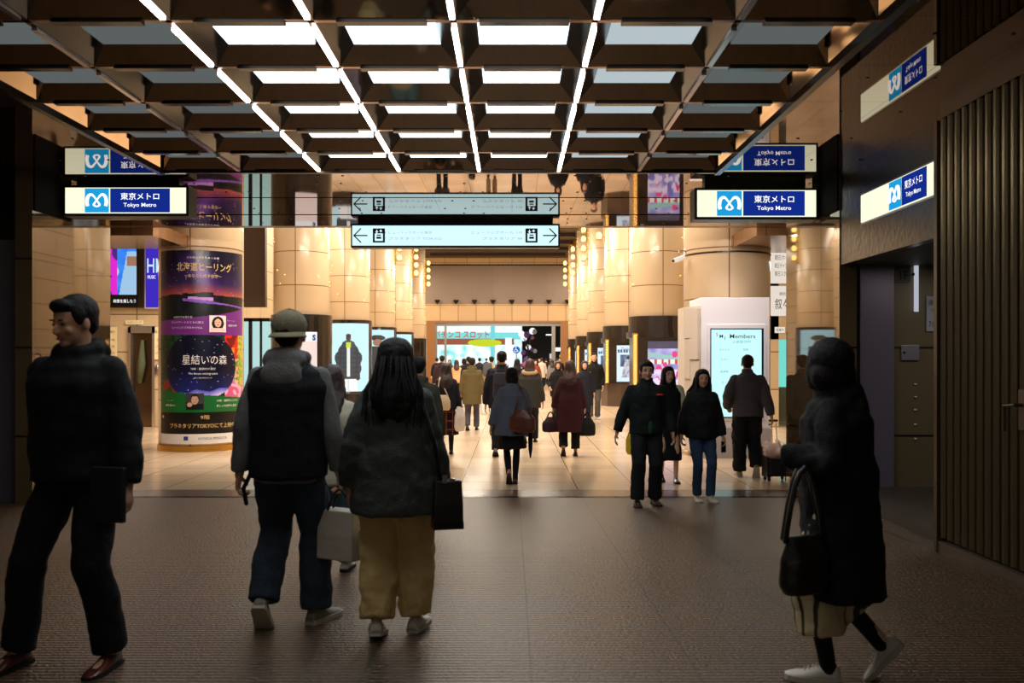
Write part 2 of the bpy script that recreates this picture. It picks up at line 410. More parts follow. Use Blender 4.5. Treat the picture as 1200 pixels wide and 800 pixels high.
obj('handle', hd, M('worn steel handle', (84, 74, 60), .4, .8), t, smooth=False)
struct('wall_right', box(RX + .02, RX + .3, -4, RY, EYE + 1.86, S), M('dark lintel', (52, 45, 34), .35, .2))
struct('wall_right', box(RX + .17, RX + .4, -4, RY - 0.0, 0, EYE + 1.86), BACKSTONE)

# ------------------------------------------------------------------ high hall
struct('ceiling', box(-12, 12, 13.9, 61, 8.4, 8.7), M('dark hall ceiling', (70, 56, 42), .5))
struct('wall_front', box(-12, 12, 13.9, 14.1, S + .0, 8.7), M('bronze fascia', (120, 88, 58), .3, .5))
mb = MB()
for y in range(15, 60, 3): mb.box(-5.2, 3.4, y, y + .3, 8.2, 8.4)
struct('ceiling', mb, M('ceiling beam', (48, 38, 30), .5))
AIS = panel_mat('aisle soffit metal', (140, 100, 66), 1.0, 1.0, 'XY', .12, .6, mortar=.006, joint=(60, 40, 20), vary=.03)
struct('ceiling', box(-12, -5.65, 14.1, 15.8, 3.57, 3.78), AIS); struct('ceiling', box(3.85, 12, 14.1, 16.4, 3.57, 3.78), AIS)
# walls of the hall
struct('wall_left', box(-8.2, -8.0, 21.5, 61, 0, 8.4), HALLSIDE); struct('wall_right', box(6.2, 6.4, 21.5, 61, 0, 8.4), HALLSIDE)
struct('wall_left', box(-12.2, -12, 10.1, 21.7, 0, 8.4), HALLSIDE); struct('wall_right', box(12, 12.2, 10.1, 21.7, 0, 8.4), HALLSIDE)
mb = MB().box(-12, -9.18, 21.5, 21.7, 0, 8.4).box(-8.55, -8.0, 21.5, 21.7, 0, 8.4).box(-9.18, -8.55, 21.5, 21.7, 2.42, 8.4)
struct('wall_left', mb, HALLWALL)
mb = MB().box(7.0, 12, 21.5, 21.7, 0, 8.4).box(6.2, 7.0, 21.5, 21.7, 2.1, 8.4)
struct('wall_right', mb, HALLWALL)
DX0, DX1, DZ = -5.14, 3.26, 4.08
struct('wall_back', MB().box(-8.2, DX0, 60, 60.4, 0, 5.33).box(DX1, 6.4, 60, 60.4, 0, 5.33).box(DX0, DX1, 60, 60.4, DZ, 5.33), panel_mat('cream back wall', (205, 172, 128), 1.2, 1.3, 'XZ', .4, oz=-.05, mortar=.02, joint=(120, 90, 60), vary=.04))
struct('wall_back', box(-8.2, 6.4, 60.05, 60.4, 5.33, 7.9), panel_mat('grey rose back wall', (140, 124, 112), 1.2, 9, 'XZ', .5, mortar=.01, joint=(150, 125, 100), vary=.05))
struct('trim_8', box(-8.2, 6.4, 60.02, 60.1, 7.9, 8.0), BLACK); struct('wall_back', box(-8.2, 6.4, 59.9, 60.4, 8.0, 8.4), HALLWALL)
struct('trim_9', MB().box(DX0 - .55, DX0, 59.8, 60, 0, DZ + .12).box(DX1, DX1 + .5, 59.8, 60, 0, DZ + .12).box(DX0, DX1, 59.8, 60, DZ, DZ + .12), M('brown door surround', (150, 104, 62), .3))
mb = MB().box(DX0, DX0 + .12, 60, 60.2, 0, DZ).box(DX0 + .6, DX0 + .75, 60.1, 60.2, 0, DZ - .2).box(DX1 - .6, DX1 - .35, 60.1, 60.2, 0, DZ - .2).box(DX0, DX1, 60.05, 60.2, DZ - .22, DZ)
struct('window_1', mb, M('grey door frame', (150, 150, 150), .3, .5))
for i in range(8):
    xx = -4.98 + i * 1.24
    t = thing('spotlight', 'small black spotlight on the far wall above the doorway, number %s from left' % ['one', 'two', 'three', 'four', 'five', 'six', 'seven', 'eight'][i], 'spotlight', (xx, 59.8, 5.33), 0, 'spotlights above the far doorway')
    obj('lamp_head', MB().cyl((0, .0), .1, .06, .26, 12, .2), BLACK, t); obj('stem', MB().cyl((0, 0), .04, -.02, .1, 8).box(-.03, .03, 0, .22, 0, .05), BLACK, t)
# street beyond the doorway
def street(u, v):
    x = -8 + u * 8.8; z = v * 5.6
    px = 600 + x * F / 72; py = 421 - (z - EYE) * F / 72
    n = nz(x, z, 1.3, 3)
    c = (208, 246, 246) if n > 0 else (150, 226, 228)
    if py < 398: c = (120, 214, 214)
    if 389 > py: c = (235, 245, 240)
    if 397 < py < 404 and px < 602: c = (150, 84, 60)
    if ((px - 568) / 20) ** 2 + ((py - 401.5) / 4.2) ** 2 < 1: c = (196, 214, 40) if py < 403 else (220, 60, 40)
    if py > 404: c = mixc((235, 252, 250), (120, 220, 222), max(0, nz(x, z, 2.0, 9)) * 1.6)
    if 575 < px < 580: c = (110, 206, 214)
    if 592 < px < 600 and py > 396: c = (245, 248, 246)
    return c
t = thing('arcade_building', 'brightly lit turquoise and white arcade front across the street beyond the doorway', 'building', (-3.6, 72, 0))
obj('wall', box(-4.4, 4.4, .05, 4, -.05, 7), WHITE, t)
picture('lit_front', lambda u, v: (-4.4 + u * 8.8, 0, v * 5.6), street, 150, 80, picture_mat('lit street front', 1.15), t)
put_text('sign_lettering', text_geo('パチンコ スロット', 1.0, width=4.4, height=.6, bold=.014), E('red-orange letters', (214, 56, 30), .9), t, facing(-.45, -.03, 3.62))
obj('sign_board', MB().loft([[(1.4 + 1.3 * math.cos(a), y_, 2.95 + .3 * math.sin(a)) for a in [2 * PI * q / 28 for q in range(28)]] for y_ in (-.2, -.02)]), E('lime sign', (205, 220, 50), 1.0), t)
t = thing('office_building', 'dark building with small lit signs beyond the right of the doorway', 'building', (6, 74, 0))
obj('wall', box(-5.1, 6, 0, 4, -.05, 8), M('night facade', (40, 44, 48), .5), t)
for a, b, c, d, m in ((-2.6, -1.7, 2.3, 2.6, EWHITE), (-2.9, -2.5, 1.5, 2.1, E('soft white window', (220, 225, 230), .9)), (-1.9, -1.3, 1.5, 1.75, E('green sign', (60, 160, 90), .8)), (-2.1, -1.4, 1.8, 2.0, E('yellow sign', (210, 190, 60), .8)), (-4.2, -3.6, .4, 1.2, E('soft white window', (220, 225, 230), .9)), (-3.2, -2.6, 3.6, 3.7, EWHITE)):
    obj('lit_sign', box(a, b, -.06, -.01, c, d), m, t)
struct('wall_1', box(-20, -8.2, 61, 61.2, 0, 8), BLACK)
t = thing('globe_decoration', 'cluster of white and pink globe ornaments on a stand in the street', 'decoration', (1.15, 64, -.02))
obj('stand', MB().cyl((0, 0), .35, 0, .1, 14).cyl((0, 0), .05, .1, 2.6, 8), M('dark trunk', (50, 40, 40), .5), t)
rr = random.Random(3)
for k in range(22):
    a = rr.uniform(0, 2 * PI); h = rr.uniform(1.1, 3.7); q = rr.uniform(.1, .75)
    m = (E('white globe', (250, 250, 255), 1.1), M('pink globe', (220, 130, 180), .3), M('white ball', (235, 235, 240), .3), M('violet globe', (130, 100, 190), .3))[k % 4]
    obj('globe', MB().ell((q * math.cos(a), q * math.sin(a) * .5, h), rr.uniform(.12, .24)), m, t, smooth=True)
    obj('branch', MB().tube([(0, 0, min(2.5, h * .7)), (q * math.cos(a), q * math.sin(a) * .5, h)], .02, 6), M('dark trunk', (50, 40, 40)), t)
t = thing('wheelchair_sign', 'round blue wheelchair access sign on a thin post in the far doorway', 'sign', (.29, 59.3, 0))
obj('post', MB().cyl((0, 0), .03, 0, 2.1, 8).cyl((0, 0), .2, 0, .03, 16), STEEL, t)
obj('disc', MB().loft([[(.24 * math.cos(a), y_, 2.25 + .24 * math.sin(a)) for a in [2 * PI * q / 24 for q in range(24)]] for y_ in (-.06, -.03)]), E('sign blue', (20, 110, 200), .9), t)
w_ = MB(); w_.tube([(-.03, -.08, 2.38), (-.03, -.08, 2.25), (.07, -.08, 2.25), (.1, -.08, 2.13)], .018, 6); w_.ell((-.03, -.08, 2.42), .03)
w_.tube([(-.05 + .09 * math.cos(a), -.08, 2.2 + .09 * math.sin(a)) for a in [2.2 + q * .45 for q in range(10)]], .014, 6)
obj('wheelchair_symbol', w_, EWHITE, t)

# ------------------------------------------------------------------ columns
def cyl_uv(r, z0, z1, n=56):
    me = bpy.data.meshes.new('shaft'); vs = []; fs = []
    for z in (z0, z1):
        for i in range(n): vs.append((r * math.cos(2 * PI * i / n), r * math.sin(2 * PI * i / n), z))
    for i in range(n): fs.append((i, (i + 1) % n, n + (i + 1) % n, n + i))
    fs.append(tuple(range(n))[::-1]); fs.append(tuple(range(n, 2 * n)))
    me.from_pydata(vs, [], fs); uv = me.uv_layers.new(name='UV')
    for i in range(n):
        u0 = 2 * PI * r * i / n; u1 = 2 * PI * r * (i + 1) / n
        for k, (u, v) in enumerate(((u0, z0), (u1, z0), (u1, z1), (u0, z1))): uv.data[i * 4 + k].uv = (u, v)
        me.polygons[i].use_smooth = True
    return me
R = .75
def arc(r, phi0, half, z0, z1):           # u,v -> curved sheet in the column's own space
    def fn(u, v):
        a = phi0 + (2 * u - 1) * half
        return Vector((r * math.cos(a), r * math.sin(a), z0 + v * (z1 - z0)))
    return fn
def arc_text(r, phi0, zc, dx=0):
    return lambda x, z: Vector((r * math.cos(phi0 + (x + dx) / r), r * math.sin(phi0 + (x + dx) / r), zc + z))
def arc_band(r0, r1, phi0, half, z0, z1, n=40):
    mb = MB(); rings = []
    for i in range(n + 1):
        a = phi0 - half + 2 * half * i / n; c, s_ = math.cos(a), math.sin(a)
        rings.append([(r0 * c, r0 * s_, z0), (r1 * c, r1 * s_, z0), (r1 * c, r1 * s_, z1), (r0 * c, r0 * s_, z1)])
    return mb.loft(rings)
def jacket_ad(u, v):
    c = (196, 238, 248); x = (u - .5)
    hw = .27 - .02 * math.sin(v * 9) if v < .58 else .27 - (v - .58) * 1.15
    if v < .25 and abs(x) < .17 + (.25 - v) * .15: c = (240, 240, 238) if abs(x) > .012 + (.2 - v) * .1 else (214, 220, 222)
    if .22 < v < .70 and abs(x) < hw + .015 * math.sin(v * 40): c = mixc((24, 38, 50), (46, 66, 80), .5 + .5 * math.sin(v * 95) * .6 + nz(u, v, 9) * .3)
    if .3 < v < .64 and .17 < abs(x) < .178: c = (16, 26, 34)
    if .2 < v < .24 and .17 < abs(x) < .24: c = (60, 40, 32)
    if abs(x) < .03 and .25 < v < .7: c = (226, 230, 226)
    if (x / .13) ** 2 + ((v - .71) / .05) ** 2 < 1: c = (28, 62, 68)
    if abs(x) < .05 and .66 < v < .73: c = (196, 214, 50)
    if (x / .048) ** 2 + ((v - .79) / .05) ** 2 < 1: c = (62, 42, 34) if v < .815 else (20, 17, 17)
    if (x / .052) ** 2 + ((v - .825) / .025) ** 2 < 1: c = (20, 17, 17)
    if v < .04: c = (14, 14, 16)
    return c
def dark_ad(u, v):
    x = u - .5; c = (190, 236, 246)
    if (x / .2) ** 2 + ((v - .86) / .05) ** 2 < 1: c = (24, 30, 34)
    if (x / .12) ** 2 + ((v - .78) / .06) ** 2 < 1: c = (150, 110, 84)
    if v < .72 and abs(x) < .28 - .1 * abs(v - .5) and v > .15: c = (40, 50, 56)
    return c
def pink_ad(u, v):
    c = mixc((120, 110, 190), (206, 196, 236), nz(u, v, 4, 2) + .5)
    if v > .84: c = (70, 66, 90)
    if abs(v - .72 + .1 * u) < .05: c = (150, 196, 190)
    if abs(v - .56) < .05: c = (235, 232, 226) if int(u * 14) % 3 else (200, 70, 60)
    for cx, cy, r in ((.85, .72, .09), (.35, .42, .1), (.55, .5, .07), (.9, .3, .1), (.3, .2, .07)):
        if (u - cx) ** 2 + ((v - cy) * 1.3) ** 2 < r * r: c = (228, 60, 130)
    if v < .4 and nz(u, v, 9, 5) > .1: c = (236, 214, 240)
    return c
def blue_ad(u, v):
    c = (214, 234, 246)
    if .8 < v < .88 and int(u * 26) % 3: c = (60, 90, 140)
    if .42 < v < .74 and .14 < u < .86: c = mixc((50, 70, 110), (120, 140, 170), nz(u, v, 6, 4) + .5)
    if ((u - .5) / .1) ** 2 + ((v - .66) / .05) ** 2 < 1: c = (40, 34, 40)
    if abs(u - .5) < .16 + (.6 - v) * .3 and .12 < v < .62: c = mixc((206, 206, 214), (120, 126, 150), nz(u, v, 12, 6) + .4)
    return c
YS = [24.5, 31.5, 38.3, 45.0, 51.6]
order = ['nearest', 'second', 'third', 'fourth', 'farthest']
for sd, cx in (('left', -5.75), ('right', 4.0)):
    for k, yy in enumerate(YS):
        phi = math.atan2(-yy, -cx)
        t = thing('column', '%s of the round cream stone columns down the %s side of the hall' % (order[k], sd), 'column', (cx, yy, 0), 0, 'round stone columns of the hall')
        obj('shaft', cyl_uv(R, 0, 8.4), COLSTONE, t)
        obj('joint_ring', MB().cyl((0, 0), R + .015, 8.1, 8.4), GOLD, t)
        if sd == 'left':
            obj('cladding', MB().cyl((0, 0), R + .07, .04, 2.82 if k in (0, 4) else 2.98), M('gloss black cladding', (20, 15, 14), .15, .1, coat=.5), t, smooth=False)
            if 1 <= k <= 3:
                s_ = obj('screen', MB(), None, t) if False else picture('screen', arc(R + .085, phi, .98, .42, 2.86), jacket_ad if k == 1 else dark_ad, 60, 120, picture_mat('lit advert', 1.1), t)
                s_['label'] = 'glowing pale blue fashion advert screen'
                put_text('caption', text_geo('ウルトラダウン', .1, width=.5), EWHITE, t, arc_text(R + .095, phi, .5, -.2))
            elif k == 0:
                picture('poster', arc(R + .085, phi + .15, .35, 1.35, 2.35), lambda u, v: (236, 214, 206) if v < .75 else (240, 240, 244), 20, 20, picture_mat('lit advert', 1.1), t)
                put_text('lettering', text_geo('S', .2, bold=.01), NAVY, t, arc_text(R + .1, phi + .15, 2.2, .2))
            else:
                obj('poster', arc_band(R + .07, R + .09, phi - .2, .2, 1.3, 2.3), E('red poster', (200, 30, 60), .8), t)
                obj('poster_text', arc_band(R + .09, R + .1, phi - .2, .1, 1.9, 2.2), EWHITE, t)
        else:
            obj('collar', MB().cyl((0, 0), R + .06, 2.36, 2.78), DARK, t); obj('lower_collar', MB().cyl((0, 0), R + .12, 2.2, 2.36), DARK, t)
            obj('plinth', bev_src := MB().cyl((0, 0), R + .12, 0, .8, 10), M('brown plinth stone', (74, 56, 44), .25, vary=.15, coat=.3), t)
            fr = obj('screen_frame', box(-R - .04, R + .04, -R - .1, 0, .8, 2.2), DARK, t)
            picture('screen', (lambda u, v: Vector((-.42 + u * .84 + .0, -R - .115, .86 + v * 1.24))), pink_ad if k == 0 else blue_ad, 48, 70, picture_mat('lit advert', 1.1), t)['label'] = 'glowing advert screen'
            put_text('screen_text', text_geo('Delicious' if k else '', .12, width=.5) if k else text_geo('NEW', .12, width=.3), M('grey print', (90, 100, 130)), t, facing(0, -R - .125, 1.98))
            gs = MB(); gs.box(-R - .06, -R + .07, -R - .13, -R + .02, .8, 2.32)
            obj('light_strip', gs, M('brass strip', (190, 140, 70), .25, .8), t)
            gs = MB()
            for q in range(34):
                zz = .84 + q * .043
                for dx in (0, .045): gs.ell((-R - .035 + dx + (q % 2) * .02, -R - .133, zz), .011, n=6)
            obj('strip_bulbs', gs, GOLDBULB, t)
            obj('downlight', MB().cyl((-.55, -R - .02), .05, 2.17, 2.2, 10), EWHITE, t)
        # fairy lights on the shaft
        gs = MB(); rq = random.Random(k * 5 + len(sd))
        for q in range(46):
            a = phi + rq.choice((-1, 1)) * rq.uniform(.5, 1.5) if rq.random() < .6 else phi + (1.35 if sd == 'left' else -1.35) + rq.uniform(-.1, .1)
            zz = rq.uniform(3.6, 8.0)
            gs.ell(((R + .006) * math.cos(a), (R + .006) * math.sin(a), zz), .009, n=6)
        g = obj('fairy_lights', gs, GOLDBULB, t); g['kind'] = 'stuff'
        if k >= 1:
            s_ = 1 if sd == 'left' else -1
            t = thing('wall_lamp', 'stacked gold wall lamp high on the %s column of the %s row' % (order[k], sd), 'wall lamp', (cx + s_ * (R + .0), yy, 5.75), 0, 'gold stacked wall lamps on the columns')
            obj('bracket', MB().box(-.02, .06, -.05, .05, -.05, 1.65), GOLD, t)
            for q in range(4):
                obj('bulb', MB().ell((s_ * .2, -.1, .2 + q * .4), (.1, .1, .13)), E('lamp globe', (255, 214, 120), 4.0), t, smooth=True)
                obj('bulb_arm', MB().tube([(0, -.03, .2 + q * .4), (s_ * .2, -.1, .06 + q * .4)], .02, 6).cyl((s_ * .2, -.1), .11, .05 + q * .4, .08 + q * .4, 10), GOLD, t)

# poster column, left
px_, py_ = -5.68, 16.4; pr = .74; phi = math.atan2(-py_, -px_) + .03
t = thing('column', 'thick round column wrapped in a tall planetarium poster on the left', 'column', (px_, py_, 0))
obj('shaft', cyl_uv(pr, 0, 8.4), COLSTONE, t)
obj('trim_ring', MB().cyl((0, 0), pr + .02, .0, .1), GOLD, t)
def poster(u, v):
    z = v
    asp = 2.35
    if v < .052: return (232, 228, 226)
    if v < .165: return (14, 10, 8)
    if v < .165 + .06 + .045 * (1 - u) ** 1.3 + .01: return (18, 104, 44)
    if v < .565:
        x = (u - .48); y = (v - .40) * asp
        d = math.hypot(x * 1.05, y)
        if d < .40:
            c = mixc((6, 8, 34), (30, 40, 120), (.40 - v) * 6 + nz(u, v, 5, 2) * .3)
            hz = .265 + .05 * (u - .3) + .02 * nz(u, 0, 8)
            if v < hz: c = mixc((80, 90, 210), (240, 220, 250), (hz - v) * 25)
            if nz(u, v * asp, 60, 4) > .66: c = (200, 210, 255)
            return c
        n = nz(u, v * asp, 16, 8); n2 = nz(u, v * asp, 34, 5)
        g = (10, 34, 24) if n2 < 0 else (22, 66, 40)
        if u > .72:
            if v > .5: g = (206, 34, 24) if n > -.1 else (120, 16, 14)
            elif v > .44: g = (226, 130, 30) if n > 0 else (190, 40, 30)
            elif v < .32: g = (240, 176, 206) if n > 0 else (206, 90, 140)
            else: g = (206, 170, 120) if n2 > .1 else ((90, 140, 50) if n > -.1 else (226, 150, 190))
            if v > .3 and u > .9: g = (120, 160, 50) if n2 > 0 else (200, 180, 60)
        elif v < .33 and u < .28: g = (150, 40, 30) if n > .15 else ((60, 80, 30) if n2 > 0 else (30, 24, 16))
        return g
    if v < .565 + .07 + .04 * u + .035 * u ** 3: return (112, 40, 128)
    hz = .77 + .012 * nz(u, 0, 5, 1) + (.012 if .3 < u < .6 else 0)
    if v < hz:
        if abs(v - .735 + .05 * (u - .5)) < .004 + .012 * max(0, nz(u, 1, 4, 3) + .2) and u > .3: return (128, 84, 190)
        if abs(v - .75 + .02 * (u - .5)) < .008 and .35 < u < .6: return (190, 140, 220)
        return mixc((10, 16, 18), (22, 26, 30), nz(u, v, 20) + .5)
    c = mixc((170, 74, 66), (40, 24, 74), (v - hz) * 16)
    c = mixc(c, (14, 10, 40), (v - .83) * 10)
    d = abs((u - .48) + (v - .88) * 1.2)
    gl = max(0, 1 - d * 6) * max(0, 1 - abs(v - .88) * 8) + nz(u, v, 9, 6) * .2
    c = mixc(c, (120, 66, 180), gl * .9)
    if nz(u, v * asp, 70, 4) > .62: c = mixc(c, (220, 210, 255), .7)
    return c
pz0, pz1 = .14, 3.53; pq = pr + .015; half = 1.16
picture('poster', arc(pq, phi, half, pz0, pz1), poster, 150, 330, picture_mat('printed poster', 0, .3), t)['label'] = 'night sky and flower planetarium poster'
def pt(s, u, v, wd, ht, mat, **k):
    put_text('poster_lettering', text_geo(s, .1, width=wd, height=ht, **k), mat, t, arc_text(pq + .006, phi, pz0 + v * (pz1 - pz0), (u - .5) * 2 * half * pq))
GP = M('gold print', (222, 190, 120), .5); WP = M('white print', (235, 232, 236), .5)
pt('北海道ヒーリング', .52, .915 - .0, .98, .15, GP, bold=.0006); pt('～あなたと癒す夜空～', .5, .868, .64, .06, GP); pt('さあ星の世界をめぐる旅', .5, .962, .55, .035, WP)
pt('心ほどける香りと', .3, .655, .34, .04, WP); pt('サンドアートとともに贈る', .34, .628, .58, .04, WP); pt('ヒーリングプラネタリウム', .34, .600, .54, .04, WP); pt('ナレーション', .8, .64, .18, .022, WP); pt('語りの声', .82, .615, .2, .04, WP)
pt('星結いの森', .52, .435, .78, .17, WP); pt('沖縄・国頭村の星空', .5, .388, .42, .04, WP); pt('The forest uniting stars', .5, .362, .5, .05, WP, shear=.3); pt('星と森が結ばれる', .5, .341, .3, .022, WP)
pt('沖縄・国頭村に広がる', .76, .222, .44, .042, WP); pt('美しい大自然と星空', .75, .195, .42, .042, WP); pt('ナレーター', .16, .225, .14, .022, WP); pt('朗読 星の人', .16, .2, .22, .036, WP)
pt('9階', .52, .138, .15, .075, GP); pt('プラネタリアTOKYOにて上映中', .5, .094, 1.2, .085, GP, bold=.0006); pt('✦', .05, .14, .07, .07, GP); pt('✦', .95, .15, .07, .07, GP)
pt('KONICA MINOLTA', .6, .028, .5, .045, M('grey print', (90, 100, 130)))
o = obj('poster_logo', arc_band(pq, pq + .006, phi + (.335 - .5) * 2 * half, .05, pz0 + .065, pz0 + .135), M('logo blue', (20, 60, 150), .5), t)
def portrait_f(u, v):
    c = (235, 226, 224)
    if ((u - .5) / .36) ** 2 + ((v - .52) / .42) ** 2 < 1: c = (30, 20, 20)
    if v < .25 and abs(u - .5) < .42: c = (226, 200, 200)
    if ((u - .5) / .2) ** 2 + ((v - .56) / .25) ** 2 < 1: c = (228, 184, 160)
    if abs(v - .44) < .02 and abs(u - .5) < .08: c = (180, 70, 70)
    if abs(v - .6) < .02 and .05 < abs(u - .5) < .13: c = (40, 26, 24)
    return c
def portrait_m(u, v):
    c = (60, 60, 62)
    if v < .35 and abs(u - .5) < .46: c = (14, 14, 15)
    if ((u - .5) / .24) ** 2 + ((v - .66) / .3) ** 2 < 1: c = (24, 20, 20)
    if ((u - .5) / .19) ** 2 + ((v - .58) / .27) ** 2 < 1 and v < .8: c = (200, 160, 138)
    if ((u - .22) / .14) ** 2 + ((v - .3) / .14) ** 2 < 1: c = (206, 166, 142)
    if abs(v - .45) < .015 and abs(u - .5) < .07: c = (150, 80, 74)
    if abs(v - .62) < .02 and .05 < abs(u - .5) < .13: c = (30, 24, 24)
    return c
for u0, u1, v0, v1, fn in ((.56, .73, .578, .665, portrait_f), (.335, .51, .178, .262, portrait_m)):
    uc = (u0 + u1) / 2; picture('portrait', arc(pq + .008, phi + (uc - .5) * 2 * half, (u1 - u0) * half, pz0 + v0 * (pz1 - pz0), pz0 + v1 * (pz1 - pz0)), fn, 30, 36, picture_mat('printed poster'), t)
# right wrapped column + kiosk
t = thing('column', 'thick round cream column rising behind the white member kiosk on the right', 'column', (3.95, 16.5, 0))
obj('shaft', cyl_uv(.78, 0, 8.4), COLSTONE, t); obj('trim_ring', MB().cyl((0, 0), .79, 3.5, 3.53), DARK, t)
K = thing('information_kiosk', 'tall white kiosk with a glowing members screen in front of the right column', 'kiosk', (3.67, 14.75, 0))
KW = M('kiosk white', (232, 228, 236), .35)
x0 = (822 - 600) * 14.7 / F - 3.67; x1 = (903 - 600) * 14.7 / F - 3.67
bev(obj('body', box(x0, x1, 0, .95, .48, 2.64), KW, K), .01); obj('base', box(x0 - .02, x1 + .02, -.03, .97, 0, .48), M('kiosk grey base', (176, 166, 168), .4), K)
xs = x0 - .2
sb = MB(); sb.loft([[(xs, .35, z), (x0, .0, z), (x0, .95, z), (xs, .95, z)] for z in (.1, 2.5)]); obj('side_wing', sb, M('kiosk side', (205, 192, 180), .4), K, fix=True)
rel = MB()
def wing(u, z, off): d = Vector((x0 - xs, -.35, 0)).normalized(); nrm = Vector((-.35, -(x0 - xs), 0)).normalized(); return Vector((xs, .35, z)) + d * u + nrm * off
for u0, u1, z0, z1, of in ((.02, .16, 1.98, 2.48, .03), (.18, .38, 1.62, 2.46, .05), (.02, .16, 1.3, 1.96, .02), (.18, .38, 1.22, 1.6, .03)):
    rel.loft([[wing(u0, z0, 0), wing(u1, z0, 0), wing(u1, z1, 0), wing(u0, z1, 0)], [wing(u0, z0, of), wing(u1, z0, of), wing(u1, z1, of), wing(u0, z1, of)]])
obj('relief_panel', rel, M('kiosk side', (205, 192, 180)), K, fix=True)
bev(obj('screen_frame', MB().box(x0 + .1, x1 - .06, -.03, .0, .62, 2.2), KW, K), .01)
sx0 = (834 - 600) * 14.68 / F - 3.67; sx1 = (893 - 600) * 14.68 / F - 3.67
obj('screen_bezel', box(sx0 - .015, sx1 + .035, -.04, -.03, .66, 2.13), M('navy bezel', (10, 22, 60), .3), K)
def members(u, v):
    c = (196, 246, 246)
    return c
picture('screen', lambda u, v: Vector((sx0 + u * (sx1 - sx0), -.045, .68 + v * 1.43)), members, 4, 4, picture_mat('lit advert', 1.1), K)
cx_ = (sx0 + sx1) / 2; DK = M('black ink', (8, 8, 8))
put_text('screen_title', text_geo('Members', .1, width=.42, height=.07, bold=.0006), M('dark teal print', (20, 60, 70)), K, facing(cx_ + .1, -.05, 2.0))
for ch, dx, dz, m in (('S', -.32, .03, M('logo pink', (200, 50, 110))), ('M', -.25, .0, M('logo blue', (20, 60, 150))), ('I', -.19, -.03, M('logo cyan', (20, 130, 190)))):
    put_text('screen_logo', text_geo(ch, .08, height=.06, bold=.0006), m, K, facing(cx_ + dx, -.05, 2.0 + dz))
TL = E('teal print on screen', (110, 170, 176), .9)
put_text('screen_text', text_geo('入会受付中', .1, width=.3, height=.05), TL, K, facing(cx_ + .08, -.05, 1.91))
for r_, (dx, dz, s_) in enumerate(((-.2, 1.78, 'ポイント'), (.15, 1.78, '特典'), (-.2, 1.62, 'アプリ'), (.12, 1.62, '割引'), (-.2, 1.42, '駐車場'), (.14, 1.42, 'ご優待'), (-.18, 1.24, 'カード'), (.14, 1.2, 'お得'), (-.1, 1.0, '登録無料'), (.1, .84, '詳しくはこちら'))):
    put_text('screen_text', text_geo(s_, .05, height=.04), TL, K, facing(cx_ + dx, -.05, dz))

# ------------------------------------------------------------------ signs
def metro_sign(name, label, loc, rz, w, h, dep, scale=1, full=True, x_logo=.165, nw=2.32):
    """box sign, front face towards local -Y, origin at its centre"""
    t = thing(name, label, 'sign', loc, rz, 'station signs')
    if full: bev(obj('housing', box(-w / 2 - .03, w / 2 + .03, 0, dep, -h / 2 - .03, h / 2 + .03), BLACK, t), .008)
    else: obj('housing', box(-w / 2 - .02, w / 2 + .02, 0.0, dep, -h / 2 - .02, h / 2 + .02), STEEL, t)
    obj('lit_panel', box(-w / 2, w / 2, -.012, -.001, -h / 2, h / 2), CREAM, t)
    a0 = -w / 2 + w * x_logo; a1 = a0 + h * .93
    obj('logo_square', box(a0, a1, -.018, -.012, -h * .465, h * .465), CYAN, t)
    b0 = a1 + h * .06; b1 = b0 + h * nw
    obj('name_panel', box(b0, b1, -.018, -.012, -h * .465, h * .465), NAVY, t)
    c = (a0 + a1) / 2; q = h * .38
    pts = [(-.92, -.62), (-1.0, -.15), (-.86, .45), (-.5, .62), (-.12, .2), (.18, -.25), (.3, -.5), (0, -.66), (-.3, -.5), (-.18, -.25), (.12, .2), (.5, .62), (.86, .45), (1.0, -.15), (.92, -.62)]
    sm = []
    for i in range(len(pts) - 1):
        for s_ in range(4):
            p0, p1, p2, p3 = (pts[max(0, i - 1)], pts[i], pts[i + 1], pts[min(len(pts) - 1, i + 2)]); u = s_ / 4
            sm.append(tuple(.5 * (2 * p1[k] + (p2[k] - p0[k]) * u + (2 * p0[k] - 5 * p1[k] + 4 * p2[k] - p3[k]) * u * u + (3 * p1[k] - p0[k] - 3 * p2[k] + p3[k]) * u ** 3) for k in (0, 1)))
    sm.append(pts[-1])
    lg = MB().tube([(c + x * q, -.02, y * q * .95) for x, y in sm], [h * (.028 + .04 * min(1, abs(x))) for x, y in sm], 8, ball=False)
    obj('logo_emblem', lg, EWHITE, t)
    m = (b0 + b1) / 2
    put_text('name_lettering', text_geo('東京メトロ', .1, width=h * 1.5 * min(1, nw / 2.1), height=h * .28, bold=.0006), EWHITE, t, facing(m, -.021, h * .16))
    put_text('name_lettering', text_geo('Tokyo Metro', .1, width=h * 1.28 * min(1, nw / 2.1), height=h * .2, bold=.0006), EWHITE, t, facing(m, -.021, -h * .2))
    return t
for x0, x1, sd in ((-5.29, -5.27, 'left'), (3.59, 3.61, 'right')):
    struct('reflection_blocker', box(x0, x1, 9.9, 10.72, 3.27, S), M('matt black blocker', (16, 15, 14), .9, 0, .1))  # plates added to keep the lit signs from mirroring in the pillars
d = 10.4
a = at(77, 220, d); b = at(218, 250, d)
metro_sign('station_sign', 'lit blue and cream station sign hanging at the left pillar', ((a.x + b.x) / 2, d, (a.z + b.z) / 2), 0, b.x - a.x, a.z - b.z, .28)
o = struct('trim_10', box(a.x + .1, b.x - .1, d + .06, d + .2, a.z + .03, S), BLACK)
a = at(817, 223, d); b = at(956, 254, d)
metro_sign('station_sign', 'lit blue and cream station sign hanging at the right pillar', ((a.x + b.x) / 2, d, (a.z + b.z) / 2), 0, b.x - a.x, a.z - b.z, .28, x_logo=.165)
